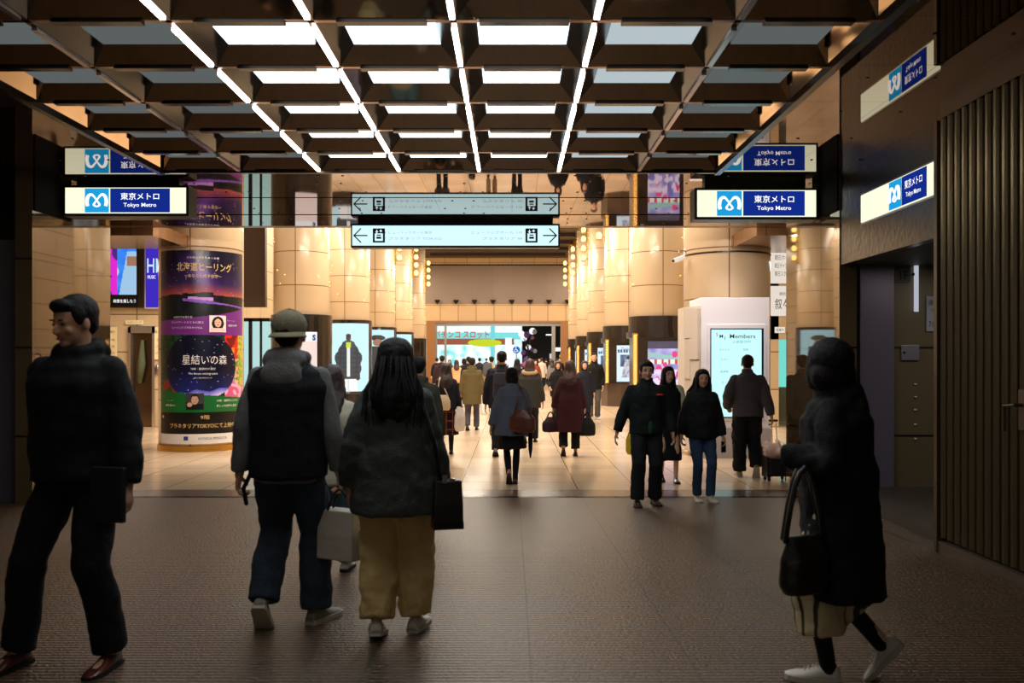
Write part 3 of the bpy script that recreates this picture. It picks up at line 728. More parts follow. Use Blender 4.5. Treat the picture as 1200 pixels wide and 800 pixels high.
struct('trim_11', box(a.x + .1, b.x - .1, d + .06, d + .2, a.z + .03, S), BLACK)
metro_sign('station_sign', 'lit station sign set in the steel side wall over the right recess', (3.615, 8.08, 3.17), -PI / 2, 2.35, .28, .01, full=False, x_logo=.30, nw=1.75)
# guidance sign in the middle
d = 13.3
a = at(411, 262, d); b = at(656, 290, d); wd = b.x - a.x; ht = a.z - b.z
t = thing('guidance_sign', 'long pale lit direction sign with arrows over the hall entrance', 'sign', ((a.x + b.x) / 2, d, (a.z + b.z) / 2))
bev(obj('housing', box(-wd / 2 - .0, wd / 2 + .0, 0, .22, -ht / 2 - .0, ht / 2 + .0), BLACK, t), .008)
obj('lit_panel', box(-wd / 2 + .025, wd / 2 - .025, -.012, -.001, -ht / 2 + .03, ht / 2 - .03), PALE, t)
for s_ in (-1, 1):
    ar = MB(); ax = s_ * (wd / 2 - .15)
    ar.box(ax - .1, ax + .1, -.018, -.013, -.009, .009)
    tip = ax + s_ * .1
    for k in (-1, 1):
        p = [(tip, 0), (tip - s_ * .1, k * .1)]
        ar.tube([(p[0][0], -.015, p[0][1]), (p[1][0], -.015, p[1][1])], .009, 6)
    obj('arrow', ar, INK, t)
    ix = s_ * (wd / 2 - .42)
    obj('lift_symbol', box(ix - .09, ix + .09, -.018, -.013, -.105, .105), INK, t)
    g = MB().box(ix - .06, ix + .06, -.022, -.018, -.08, .03)
    for dx, sg in ((-.03, -1), (.03, 1)): g.add([(ix + dx - .025, -.022, .06), (ix + dx + .025, -.022, .06), (ix + dx, -.022, .06 + .03 * sg)], [(0, 1, 2) if sg < 0 else (0, 1, 2)]); g.box(ix + dx - .006, ix + dx + .006, -.022, -.018, .045, .085)
    obj('lift_glyph', g, PALE, t); obj('lift_people', MB().box(ix - .035, ix + .035, -.025, -.022, -.05, -.02).box(ix - .03, ix + .03, -.025, -.022, -.005, .012), INK, t)
for tx, dx, dz, ww in (('11F ヒューリックホール東京', -.72, .045, .75), ('9F プラネタリア TOKYO', -.65, -.045, .9), ('ヒューリックホール 11F', .62, .045, .75), ('プラネタリア 9F', .7, -.045, .6)):
    put_text('sign_lettering', text_geo(tx, .05, width=ww, height=.045), GREYINK, t, facing(dx, -.016, dz))
struct('trim_12', box(a.x + .1, b.x - .1, d + .05, d + .17, a.z, S), BLACK)
# recess notices
def plate(name, label, x0, y0, x1, y1, d, mat, lines, ink=INK, cat='notice'):
    a = at(x0, y0, d); b = at(x1, y1, d); t = thing(name, label, cat, (a.x, d, b.z))
    w_, h_ = b.x - a.x, a.z - b.z
    obj('plate', box(0, w_, 0, .012, 0, h_), mat, t)
    for s_, u, v, ww, hh in lines: put_text('lettering', text_geo(s_, .1, width=ww * w_, height=hh * h_), ink, t, facing(u * w_, -.003, v * h_))
    return t
plate('floor_number_plate', 'small grey 1F floor plate on the right recess wall', 1048, 311, 1067, 331, 9.955, M('grey plate', (96, 92, 84), .5), [('1F', .6, .42, .5, .5), ('フロア', .3, .85, .4, .1)])
plate('notice', 'white opening hours notice reading 7:00 on the right recess wall', 1086, 347, 1122, 388, 9.955, M('paper white', (170, 170, 182), .6), [('通行時間', .38, .82, .66, .16), ('下記の時間は', .38, .6, .5, .1), ('通行可', .42, .44, .34, .1), ('7:00－23:00', .5, .2, .86, .17)])
t = thing('access_panel', 'small steel access panel with keyhole on the right recess wall', 'access panel', tuple(at(1056, 422, 9.96)))
bev(obj('plate', box(0, .2, -.01, .018, 0, .17), M('pale steel', (170, 164, 176), .35, .7), t), .004); obj('lock', MB().ell((.03, -.012, .085), (.014, .008, .014)), BLACK, t)
t = thing('reflection_streak', 'slim vertical white reflection modelled as a strip on the right recess wall', 'light strip', tuple(at(1074, 365, 9.94)))  # glowing strip stands in for a reflection on the wall
obj('tube', box(-.02, .02, -.01, .02, 0, .56), E('dim white streak', (206, 210, 225), .7), t); obj('dark_band', box(-.024, .024, 0, .035, .4, .43), BLACK, t)
for k, yy in enumerate((450, 465, 480, 497, 514)):  # bright dots stand in for LED reflections on the wall
    tag(obj('wall_stud', MB().ell(at(1073, yy, 9.97), (.018, .012, .01)), M('bright reflection dot', (235, 235, 240), .2, .3)), '%s of the five small LED reflections modelled as dots in a vertical line on the recess wall' % ['top', 'second', 'middle', 'fourth', 'bottom'][k], 'stud', 'modelled reflections on the recess wall')  # each stud stands in for an LED reflection
# left shop wall: screens, mirror door, boards
def left_scr(u, v):
    if u < .56: return (214, 30, 200) if nz(u, v, 5, 1) > -.25 else (60, 30, 120)
    c = mixc((20, 90, 220), (60, 150, 240), nz(u, v, 4, 3) + .5)
    if u > .6 and v < .75 and u > .6 + (v) * .25: c = (150, 190, 220)
    if u > .78 and .5 < v < .66: c = (150, 110, 90)
    if (u - .52) ** 2 + (v - .4) ** 2 < .006: c = (190, 206, 214)
    if v > .82: c = (150, 180, 210) if u > .6 else (90, 40, 150)
    return c
d = 21.3
a = at(104, 268, d); b = at(169, 360, d)
t = thing('video_screen', 'large wall screen showing magenta and blue figures above the left shop', 'screen', (a.x, d, b.z)); w_, h_ = b.x - a.x, a.z - b.z
bev(obj('housing', box(0, w_, 0, .19, 0, h_), BLACK, t), .01); obj('side_frame', box(w_ - .13, w_, -.04, 0, 0, h_), DARK, t)
picture('screen', lambda u, v: Vector((.1 + u * (w_ - .28), -.01, .3 + v * (h_ - .5))), left_scr, 50, 60, picture_mat('lit advert', 1.1), t)
put_text('caption', text_geo('映像を楽しもう', .1, width=w_ * .4, height=.09), EWHITE, t, facing(w_ * .65, -.012, .15)); put_text('caption', text_geo('すべての音楽へ', .1, width=w_ * .35, height=.09), EWHITE, t, facing(w_ * .62, -.012, h_ - .1))
a = at(171, 281, d); b = at(194, 360, d)
t = thing('video_screen', 'narrow violet-blue screen with white block letters beside the magenta screen', 'screen', (a.x, d, b.z)); w_, h_ = b.x - a.x, min(a.z - b.z, 1.6)
obj('housing', box(-.03, w_ + .03, 0, .19, -.03, h_ + .03), M('pale frame', (190, 180, 210), .3), t); obj('lit_panel', box(0, w_, -.01, 0, 0, h_), E('violet screen', (64, 44, 190), 1.0), t)
put_text('caption', text_geo('HM', .1, width=w_ * .85, height=.34, bold=.0006), E('ice letters', (190, 225, 250), 1.1), t, facing(w_ * .5, -.014, h_ * .62)); put_text('caption', text_geo('MUSIC', .1, width=w_ * .4, height=.08), EWHITE, t, facing(w_ * .3, -.014, h_ * .45))
t = thing('changing_mirror', 'tall steel-framed mirror doorway with clothes showing in the left shop', 'mirror', (-9.18, 21.42, 0))
obj('frame', MB().box(0, .06, 0, .2, 0, 2.4).box(.57, .63, 0, .2, 0, 2.4).box(0, .63, 0, .2, 2.25, 2.4), M('bright chrome', (230, 220, 215), .15, .9), t)
obj('glass', box(.06, .57, .15, .17, 0, 2.25), M('dark mirror glass', (120, 96, 76), .1, .9), t)
cl = MB().tube([(.32, .05, 2.05), (.3, .05, 1.5), (.26, .05, 1.1)], [.04, .1, .06], 8); obj('hanging_coat', cl, M('olive coat', (80, 88, 60), .8), t, smooth=True)
for xx, nm in ((126, 'left'), (179, 'right')):
    plate('floor_guide', 'cream directory board to the %s of the tall shop mirror' % nm, xx, 383, xx + 11, 421, 21.45, M('cream board', (236, 220, 176), .5), [('案内', .5, .85, .5, .08), ('一階', .5, .6, .5, .08), ('二階', .5, .4, .5, .08), ('三階', .5, .2, .5, .08)], GOLD, 'board')
plate('shop_sign', 'small cream plate above the tall shop mirror', 147, 375, 168, 380, 21.45, M('cream board', (236, 220, 176)), [('メガネドラッグ', .5, .5, .8, .6)], GOLD, 'sign')
tag(obj('door_pull', MB().ell((at(184.5, 433, 21.45).x, 21.45, at(182.5, 433, 21.45).z), (.05, .05, .14)), STEEL, smooth=True), 'oval steel plate on the wall below the right directory board', 'handle')
# right shop wall
WS = M('sign board white', (240, 226, 206), .5)
plate('shop_sign', 'upper white shop sign with three rows of black writing beyond the right pillar', 903, 294, 936, 332, 21.47, E('lit sign white', (250, 236, 222), .85), [('朝日ホール', .45, .8, .6, .16), ('朝日ギャラリー', .45, .55, .6, .16), ('朝日スクエア', .45, .3, .6, .16)], INK, 'sign')
plate('shop_sign', 'lower white shop sign with brushed black characters beyond the right pillar', 903, 335, 936, 370, 21.47, E('lit sign white', (250, 236, 222)), [('叙々苑', .55, .4, .8, .36), ('焼肉', .42, .74, .22, .12)], INK, 'sign')
plate('shop_sign', 'small white plate under the two white shop signs at right', 908, 383, 920, 390, 21.47, E('lit sign white', (250, 236, 222)), [('営業中', .5, .5, .7, .5)], INK, 'sign')
t = thing('shop_screen', 'turquoise glowing panel inside the right-hand shop doorway', 'screen', (6.75, 23.4, 0)); obj('lit_panel', box(-.35, .6, 0, .04, .9, 2.2), E('turquoise glow', (120, 220, 205), 1.0), t); obj('stand', box(-.35, .6, .04, .1, 0, 2.25), M('bright chrome', (230, 220, 215)), t)
struct('wall_right', box(6.4, 8.2, 24, 24.1, 0, 3), HALLWALL)
# hall left gap: bronze bulkhead over a bright shop
struct('wall_left', box(-7.95, -6.75, 24.5, 24.7, 3.05, 8.4), M('bronze bulkhead', (70, 54, 42), .35, .3))
struct('trim_13', box(-7.95, -6.75, 24.4, 24.5, 5.4, 5.6), M('ochre strip', (200, 140, 80), .4))
t = thing('shop_window', 'pale turquoise lit shop window between the poster column and the nearest left column', 'shop window', (-7.9, 25.5, 0))
obj('lit_panel', box(0, 1.0, .05, .1, .1, 2.7), E('shop glow', (190, 230, 225), .95), t); obj('frame', MB().box(.4, .5, 0, .05, 0, 2.8).box(.72, .78, 0, .05, 0, 2.8).box(0, 1.0, 0, .12, 2.7, 2.8), BLACK, t)
# cctv camera
cp = at(797, 300, 16.2)
t = thing('security_camera', 'white security camera on a curved arm at the side of the kiosk column', 'camera', (cp.x, 16.2, cp.z))
obj('arm', MB().tube([(.17, .24, .1), (.06, .1, .12), (-.01, .02, .1), (-.02, 0, .0)], .012, 8), M('grey arm', (150, 140, 130), .4, .5), t, smooth=True)
o = obj('camera_body', box(-.13, .08, -.045, .045, -.09, .0), WHITE, t); bev(o, .015); o.rotation_euler = (0, -.35, 0)
obj('wall_mount', box(.12, .22, .2, .3, .04, .16), WHITE, t); obj('lens', MB().ell((-.125, -.0, -.085), .025), BLACK, t)
# ------------------------------------------------------------------ people
def disp_tex(size):
    n = 'folds %.3f' % size
    if n in bpy.data.textures: return bpy.data.textures[n]
    t = bpy.data.textures.new(n, 'CLOUDS'); t.noise_scale = size; t.noise_depth = 2; return t
def cloth(name, geo, mat, parent, vox=.014, sm=4, fold=.012, fs=.12):
    o = obj(name, geo, mat, parent, smooth=True, fix=True)
    m = o.modifiers.new('remesh', 'REMESH'); m.mode = 'VOXEL'; m.voxel_size = vox; m.use_smooth_shade = True
    m = o.modifiers.new('smooth', 'SMOOTH'); m.factor = .5; m.iterations = sm
    if fold:
        m = o.modifiers.new('folds', 'DISPLACE'); m.texture = disp_tex(fs); m.strength = fold; m.mid_level = .5; m.texture_coords = 'LOCAL'
    return o
def C(name, rgb, rough=.85, bump=.3): return M(name, rgb, rough, 0, .3, bump=bump, bscale=90, vary=.12, vscale=5)
SKIN = M('skin', (196, 148, 120), .55, spec=.4); SKIN2 = M('pale skin', (222, 178, 152), .55, spec=.4)
HBLACK = M('black hair', (16, 12, 11), .6, spec=.25, bump=.4, bscale=120); HBROWN = M('dark brown hair', (46, 26, 20), .45, bump=.4, bscale=120); HRED = M('red brown hair', (58, 26, 20), .45, bump=.4, bscale=120)
EYEM = M('eye dark', (18, 12, 10), .2); LIP = M('lips', (150, 76, 68), .5)
CBLACK = C('black cloth', (19, 20, 23)); CNAVY = C('navy cloth', (26, 28, 42)); CCHAR = C('charcoal cloth', (48, 50, 54)); SHOEB = M('black leather', (16, 15, 15), .3, spec=.6)
SHOEW = M('off white sneaker', (206, 200, 188), .5, vary=.08, vscale=20); SOLEW = M('sole white', (186, 178, 162), .6); SOLEB = M('sole black', (12, 12, 12), .7)

def ik(a, c, l1, l2, hint):
    a = Vector(a); c = Vector(c); d = c - a; L_ = d.length
    if L_ > (l1 + l2) * .995: c = a + d * ((l1 + l2) * .995 / L_); d = c - a; L_ = d.length
    u = d / L_; x = (l1 * l1 - l2 * l2 + L_ * L_) / (2 * L_); h = math.sqrt(max(0, l1 * l1 - x * x))
    hv = Vector(hint); hv = hv - u * hv.dot(u)
    if hv.length < 1e-4: hv = Vector((0, 1, 0))
    return a + u * x + hv.normalized() * h, c
def ring(rx, ry, z, y=0, x=0, n=22, tilt=0):
    return [(x + rx * math.cos(2 * PI * k / n), y + ry * math.sin(2 * PI * k / n), z + tilt * math.sin(2 * PI * k / n)) for k in range(n)]
def smoothloft(mb, keys, n=22, sub=4):
    """keys: (z, rx, ry, y, x) interpolated"""
    out = []
    for i in range(len(keys) - 1):
        for s_ in range(sub):
            t = s_ / sub; t = t * t * (3 - 2 * t) if sub > 1 else t
            a, b = keys[i], keys[i + 1]
            k = [a[q] + (b[q] - a[q]) * t for q in range(len(a))]
            k[0] = a[0] + (b[0] - a[0]) * s_ / sub
            out.append(k)
    out.append(list(keys[-1]))
    mb.loft([ring(k[1], k[2], k[0], k[3], k[4] if len(k) > 4 else 0, n) for k in out]); return mb
def hand(mb, wrist, d, n, w, curl=.5, lod=0, k=1.0):
    d = d.normalized(); n = (n - d * n.dot(d)).normalized(); w = d.cross(n) * (1 if d.cross(n).dot(w) > 0 else -1)
    if lod >= 2:
        mb.ell(wrist + d * .07, (.032, .032, .06), n=10); return
    R_ = Matrix((w, n, d)).transposed()
    mb.ell(wrist + d * .01, (.028, .024, .03), R_, 10); mb.ell(wrist + d * .05, (.041, .016, .05), R_, 12)
    for i, f in enumerate((.95, 1.06, 1.0, .8)):
        p = wrist + d * (.085 - .004 * abs(i - 1.3)) + w * (.031 - .0205 * i); a = curl * .5; pts = [p - d * .02]
        for L_ in (.04, .026, .021):
            pts.append(p); dirv = d * math.cos(a) + n * math.sin(a); p = p + dirv * L_ * f; a += curl * .8
        pts.append(p)
        mb.tube(pts, [.0092, .0090, .0085, .0078, .0066], 8)
    p = wrist + d * .025 + w * .034; dv = (d * .75 + w * .5 + n * (.2 + .4 * curl)).normalized(); dv2 = (d * .9 + n * (.2 + .6 * curl) + w * .1).normalized()
    mb.tube([p - w * .01, p + dv * .036, p + dv * .036 + dv2 * .03], [.013, .0105, .008], 8)
def shoe(parent, A, mat, sole, st='sneaker', k=1.0):
    """A: matrix foot frame -> person frame"""
    pr_ = [(-.068, .026, .062), (-.05, .036, .088), (-.01, .040, .095), (.03, .041, .088), (.07, .045, .066), (.11, .049, .052), (.15, .048, .044), (.185, .038, .036), (.204, .018, .026)]
    if st == 'leather': pr_ = [(a, b * .9, c * .92) for a, b, c in pr_]
    rings = []
    for y, wd, h in pr_:
        rings.append([A @ Vector((wd * math.cos(t), y, .018 + (h - .018) * math.sin(t) ** .8)) for t in [PI * q / 10 for q in range(11)]])
    up = MB().loft(rings); o = obj('shoe', up, mat, parent, smooth=True, fix=True)
    out = [(-.07, -.024), (-.075, 0), (-.07, .024)]
    prof = [(y, wd + .004) for y, wd, h in pr_]
    ol = [(wd, y) for y, wd in prof] + [(-wd, y) for y, wd in prof[::-1]]
    th = .026 if st == 'sneaker' else .016
    so = MB().loft([[A @ Vector((x, y, z)) for x, y in ol] for z in (0, th)])
    if st == 'leather': so.loft([[A @ Vector((x, y, z)) for x, y in ((-.03, -.07), (.03, -.07), (.03, -.01), (-.03, -.01))] for z in (-.006, .016)])
    obj('sole', so, sole, o, fix=True)
    if st == 'sneaker':
        lc = MB()
        for q in range(4):
            y = .045 + q * .02; lc.tube([A @ Vector((-.022, y, .083 - q * .008)), A @ Vector((0, y + .004, .09 - q * .009)), A @ Vector((.022, y, .083 - q * .008))], .0035, 5, ball=False)
        obj('laces', lc, sole, o)
PEOPLE = {}
def person(key, label, px, depth, rz, H=1.68, sex='m', L=(-.09, -.22, 0, 35, 0), Rf=(.09, .2, 0, 0, 0), HL=None, HR=None, lean=.05, yaw=0, nod=0,
           hs=1.0, top=None, under=None, bottom=None, shoes=None, hair=('short', None), lod=1, skin=None, curl=.6, group=None, z=None, face=True, extra=None):
    X = (px - CX) * depth / F
    t = thing('person', label, 'person', (X, depth, floor_z(depth) if z is None else z), math.radians(rz), group)
    sc = H / 1.705; t.scale = (sc, sc, sc); skin = skin or SKIN
    vb = (.0062, .011, .02)[lod]; vc = (.012, .016, .026)[lod]
    sw = .172 if sex == 'm' else .146; hw = .088
    def up(v): v = Vector(v); v.y += lean * (v.z - .9); return v
    # feet
    feet = []
    for s_, (x, y, yw, pitch, lift) in ((-1, L), (1, Rf)):
        a = math.radians(-yw); p = math.radians(pitch)
        A = Matrix.Translation((x, y, lift)) @ Matrix.Rotation(a, 4, 'Z') @ Matrix.Translation((0, .13, 0)) @ Matrix.Rotation(-p, 4, 'X') @ Matrix.Translation((0, -.13, 0))
        feet.append((s_, A, A @ Vector((0, -.01, .085))))
    ped = .90
    for s_, A, an in feet:
        r = .835; dx = an.x - s_ * hw; dy = an.y
        ped = min(ped, an.z + math.sqrt(max(.3, r * r - dx * dx - dy * dy)))
    dz = ped - .90
    legs = []
    for s_, A, an in feet:
        hip = Vector((s_ * hw, 0, ped)); kn, an2 = ik(hip, an, .43, .415, (s_ * .06, 1, 0)); legs.append((s_, A, hip, kn, an2))
    def U(v): v = up(v); v.z += dz; return v
    arms = []
    dflt = {-1: (-.27, .02, .78), 1: (.27, .02, .78)}
    for s_, hp in ((-1, HL), (1, HR)):
        hp = hp or dflt[s_]; sh = U((s_ * sw, 0, 1.37))
        el, wr = ik(sh, Vector((hp[0], hp[1], hp[2] + dz)), .285, .255, (s_ * .35, -1, -.1)); arms.append((s_, sh, el, wr))
    # --- body
    b = MB()
    Hc = U((0, .02, 1.59)); Rh = Matrix.Rotation(math.radians(yaw), 3, 'Z') @ Matrix.Rotation(math.radians(-nod), 3, 'X')
    def hd(v): return Hc + Rh @ Vector(v)
    b.ell(hd((0, -.012, .02)), (.076, .094, .094), Rh, 18); b.ell(hd((0, .018, -.03)), (.060, .072, .082), Rh, 16); b.ell(hd((0, .058, -.09)), (.028, .026, .022), Rh, 10)
    b.ell(hd((0, .062, .012)), (.05, .026, .018), Rh, 10)
    if lod < 2:
        b.ell(hd((0, .092, -.022)), (.011, .019, .024), Rh, 8); b.ell(hd((0, .1, -.034)), (.015, .013, .011), Rh, 8)
        for s_ in (-1, 1): b.ell(hd((s_ * .077, -.008, -.012)), (.011, .02, .032), Rh, 8); b.ell(hd((s_ * .035, .062, -.03)), (.022, .02, .02), Rh, 8)
    b.tube([U((0, -.015, 1.40)), U((0, -.01, 1.47)), hd((0, -.02, -.05))], [.06, .054, .055] if sex == 'm' else [.052, .045, .046], 12)
    smoothloft(b, [(z_ + dz, rx, ry, lean * (z_ - .9)) for z_, rx, ry in ((.84, .12, .09), (.92, .13, .1), (1.08, .11, .085), (1.28, .135, .1), (1.39, .13, .08), (1.44, .06, .055))])
    for s_, A, hip, kn, an in legs: b.tube([hip, kn, an], [.07, .046, .034], 10); b.tube([an, A @ Vector((0, .05, .04)), A @ Vector((0, .13, .03))], [.03, .026, .02], 8)
    for s_, sh, el, wr in arms:
        b.tube([U((s_ * .08, 0, 1.39)), sh, el, wr], [.045, .046, .036, .026], 10)
        hand(b, wr, (wr - el), Vector((-s_, .15, 0)), Vector((0, 1, .2)), curl if not isinstance(curl, dict) else curl.get(s_, .5), lod)
    body = cloth('body', b, skin, t, vb, 2, 0)
    if face and lod < 2:
        for s_ in (-1, 1):
            e_ = obj('eye', MB().ell(hd((s_ * .029, .077, .0)), (.014, .008, .0055), Rh, 10), EYEM, t, smooth=True)
            obj('eyebrow', MB().ell(hd((s_ * .03, .0835, .022)), (.019, .006, .004), Rh, 8), hair[1] or HBLACK, t, smooth=True)
        obj('lips', MB().ell(hd((0, .087, -.064)), (.022, .008, .0065), Rh, 10), LIP, t, smooth=True)
    # --- hair
    hm = hair[1] or HBLACK; st = hair[0]; g = MB()
    if st == 'short':
        g.ell(hd((0, -.03, .037)), (.085, .1, .088), Rh, 18); g.ell(hd((0, -.06, -.01)), (.068, .055, .06), Rh, 14)
        g.ell(hd((.015, .045, .095)), (.05, .038, .022), Rh, 10)
    elif st == 'fringe':
        g.ell(hd((0, -.032, .04)), (.09, .1, .088), Rh, 18); g.ell(hd((0, -.06, -.015)), (.074, .058, .065), Rh, 14)
        g.ell(hd((.0, .052, .082)), (.062, .04, .034), Rh, 12); g.ell(hd((.064, .01, .03)), (.024, .036, .05), Rh, 10); g.ell(hd((-.064, .01, .03)), (.024, .036, .05), Rh, 10)
    elif st == 'bob':
        g.ell(hd((0, -.032, .034)), (.1 * hs, .108 * hs, .096 * hs), Rh, 18); g.ell(hd((0, -.055, -.05)), (.105 * hs, .075 * hs, .095 * hs), Rh, 16)
        for s_ in (-1, 1): g.ell(hd((s_ * .075, .012, -.04)), (.034, .052, .09), Rh, 12)
        g.ell(hd((0, .052, .08)), (.06, .038, .03), Rh, 12)
    elif st in ('long', 'longer'):
        dn = .0 if st == 'long' else .12; rr_ = []
        K_ = [(1.722, .012, .012, -.02), (1.712, .05, .055, -.02), (1.685, .078, .085, -.024), (1.65, .092, .1, -.03), (1.60, .099, .104, -.034), (1.55, .1, .096, -.045), (1.50, .102, .082, -.062), (1.45, .106, .072, -.085), (1.39, .112, .06, -.112), (1.33, .11, .048, -.13), (1.28 - dn, .096, .036, -.14), (1.24 - dn, .07, .022, -.142), (1.225 - dn, .04, .01, -.142)]
        for z_, rx, ry, yc in K_[::-1]:
            row = []
            for q in range(28):
                an_ = 2 * PI * q / 28; wv_ = 1 + .05 * math.sin(q * 5 + z_ * 30) * (1.65 > z_)
                x_ = rx * hs * wv_ * math.cos(an_); y_ = yc + ry * hs * wv_ * math.sin(an_)
                ph_ = hd((x_, y_, z_ - 1.59)); pu_ = U((x_, y_, z_)); k_ = max(0, min(1, (z_ - 1.42) / .1))
                row.append(pu_.lerp(ph_, k_))
            rr_.append(row)
        g.loft(rr_)
        for s_ in (-1, 1):
            g.tube([hd((s_ * .07, -.03, -.03)), U((s_ * .085, -.075, 1.43)), U((s_ * .075, -.105, 1.32 - dn * .6)), U((s_ * .06, -.11, 1.25 - dn))], [.035, .042, .036, .018], 10)
            g.tube([hd((s_ * .072, .02, .01)), hd((s_ * .083, .02, -.07)), U((s_ * .09, .06, 1.42)), U((s_ * .09, .1, 1.34))], [.022, .022, .022, .01], 8)
        g.ell(hd((0, .046, .086)), (.055, .036, .022), Rh, 12)
    hobj = cloth('hair', g, hm, t, vb * 1.15 + .002, 4 if st == 'bob' else 2, .008 if lod == 0 else .01, .03)
    if hair[0] == 'long' and lod == 0:
        rq = random.Random(5); g = MB()
        for q in range(34):
            a = rq.uniform(PI * .95, PI * 2.05); x0_ = .11 * math.cos(a); y0_ = -.05 + .115 * math.sin(a)
            e = rq.uniform(-.05, .05); g.tube([hd((x0_ * .9, y0_ * .9, .02)), hd((x0_ * 1.1, y0_ * 1.1 , -.08)), U((x0_ * 1.3 + e * .5, -.08 + y0_ * .8, 1.42)), U((x0_ * 1.2 + e, -.1 + y0_ * .8, 1.3 - rq.uniform(0, .1)))], [.006, .006, .005, .002], 5, ball=False)
        obj('loose_strands', g, hm, t, smooth=True)
    if len(hair) > 2 and hair[2] == 'cap':
        cm = C('khaki cap cotton', (122, 116, 92), .8)
        g = MB(); g.ell(hd((0, -.018, .045)), (.094, .112, .092), Rh, 24); cp_ = cloth('cap', g, cm, t, .009, 2, .003, .05)
        g = MB(); rr_ = []
        for q in range(13):
            a = PI + PI * (q / 12) ; rr_.append([hd((.088 * math.cos(a) * f, -.03 + (.1 + (f - 1) * .55) * math.sin(a), .005 - (f - 1) * .16 + dzz)) for f, dzz in ((.9, 0), (1.12, 0), (1.12, .007), (.9, .007))])
        g.loft(rr_); obj('cap_brim', g, C('cap brim', (142, 134, 106)), cp_, smooth=True, fix=True)
        g = MB(); g.ell(hd((0, -.018, .138)), (.009, .009, .005), Rh, 8)
        for q in range(3):
            pl = [hd((.0955 * math.cos(th) * math.cos(q * PI / 3 + .5), -.018 + .1135 * math.cos(th) * math.sin(q * PI / 3 + .5), .045 + .0935 * math.sin(th))) for th in [PI * e / 24 for e in range(25)]]
            g.tube(pl, .0018, 4, ball=False)
        obj('cap_seam', g, C('cap brim', (142, 134, 106)), cp_)
    # --- shoes, socks
    sh_m, so_m, st = shoes or (SHOEB, SOLEB, 'leather')
    for s_, A, hip, kn, an in legs: shoe(t, A, sh_m, so_m, st)
    # --- trousers or skirt
    bt = bottom or dict(mat=CBLACK)
    if bt.get('kind', 'pants') == 'pants':
        g = MB(); rt, rk, rh = bt.get('r', (.092, .075, .068)); hem = bt.get('hem', .96)
        smoothloft(g, [(ped - .1, .13, .105, 0), (ped, .165 if sex == 'f' else .158, .125, -.005), (ped + .08, .158, .115, 0), (ped + .16, .142, .1, 0.0)])
        for s_, A, hip, kn, an in legs:
            e = kn + (an - kn) * hem; m1 = hip + (kn - hip) * .5; m2 = kn + (e - kn) * .5 + Vector((0, -.012, 0))
            e2 = e - Vector((0, 0, .02)) if hem > .9 else e
            pts = [hip, m1, kn, m2, e2]; rr_ = [rt, rt * .5 + rk * .5 + .006, rk, (rk + rh) / 2, rh]
            g.tube(pts, rr_, 14, ball=False)
            for p_, r_ in list(zip(pts, rr_))[:4]: g.ell(p_, (r_,) * 3, n=14)
        cloth('trousers', g, bt['mat'], t, vc, 3, bt.get('fold', .022), bt.get('fs', .1))
        if hem < .9:
            for s_, A, hip, kn, an in legs: obj('sock', MB().tube([kn + (an - kn) * (hem - .1), an + Vector((0, 0, -.02))], [.046, .04], 14), CBLACK, t, smooth=True)
    else:
        g = MB(); z1 = bt['hem']; fl_ = bt.get('flare', .08)
        cy = .5 * (legs[0][3].y + legs[1][3].y) * .35
        smoothloft(g, [(z1, .15 + fl_, .12 + fl_, cy), ((z1 + ped) / 2, .155 + fl_ * .5, .13 + fl_ * .4, cy * .5), (ped, .158, .125, 0), (ped + .14, .135, .1, 0)])
        cloth('skirt', g, bt['mat'], t, vc, 2, bt.get('fold', .03), bt.get('fs', .08))
        if bt.get('tights', True):
            for s_, A, hip, kn, an in legs: obj('stocking', MB().tube([hip, kn, kn + (an - kn) * .4 + Vector((0, -.012, 0)), an + Vector((0, 0, -.03))], [.075, .05, .052, .036], 12), bt.get('tmat', CBLACK), t, smooth=True)
    # --- upper garments
    for gi, tp in enumerate([x for x in (under, top) if x]):
        g = MB(); hm_ = tp.get('hem', .84); bk = tp.get('bulk', .03); fl_ = tp.get('flare', 0.0); sr = tp.get('sleeve', .058)
        base = .135 if sex == 'm' else .118
        keys = [(hm_, .15 + bk + fl_, .115 + bk + fl_ * .8, lean * (hm_ - .9) * .5), (1.0 if hm_ < .95 else hm_ + .06, .145 + bk + fl_ * .55, .112 + bk + fl_ * .5, lean * .1), (1.16, base + .025 + bk + fl_ * .2, .11 + bk, lean * .26), (1.30, base + .032 + bk, .112 + bk, lean * .4 - .004), (1.385, base + .012 + bk * .8, .092 + bk * .7, lean * .48 - .005), (1.43, .1 + bk * .3, .075 + bk * .4, lean * .53 - .008), (1.475, .062, .062, lean * .57 - .01)]
        smoothloft(g, [(k[0] + (dz if k[0] > .9 else dz * k[0]), k[1], k[2], k[3]) for k in keys], 26)
        if tp.get('sleeves', True):
            for s_, sh, el, wr in arms:
                e = el + (wr - el) * tp.get('cuff', .97)
                g.tube([U((s_ * .1, 0, 1.37)), sh + Vector((0, 0, -.012)), sh + (el - sh) * .5, el, el + (e - el) * .55, e], [.062, sr + .0, sr + .004, sr, sr - .004, sr - .014], 14, ball=False)
                for p_, r_ in ((U((s_ * .1, 0, 1.37)), .062), (sh + Vector((0, 0, -.012)), sr + .0), (el, sr)): g.ell(p_, (r_,) * 3, n=14)
        if tp.get('hood'):
            hk = tp['hood']
            g.ell(U((0, -.085, 1.445)), (.105 * hk, .06 * hk, .06 * hk), n=14); g.ell(U((0, -.125, 1.37)), (.1 * hk, .04 * hk, .085 * hk), n=14)
            g.tube([U((.088 * math.cos(a), -.012 + .08 * math.sin(a), 1.462 - .02 * math.sin(a))) for a in [2 * PI * q / 12 for q in range(13)]], .032 * hk, 8)
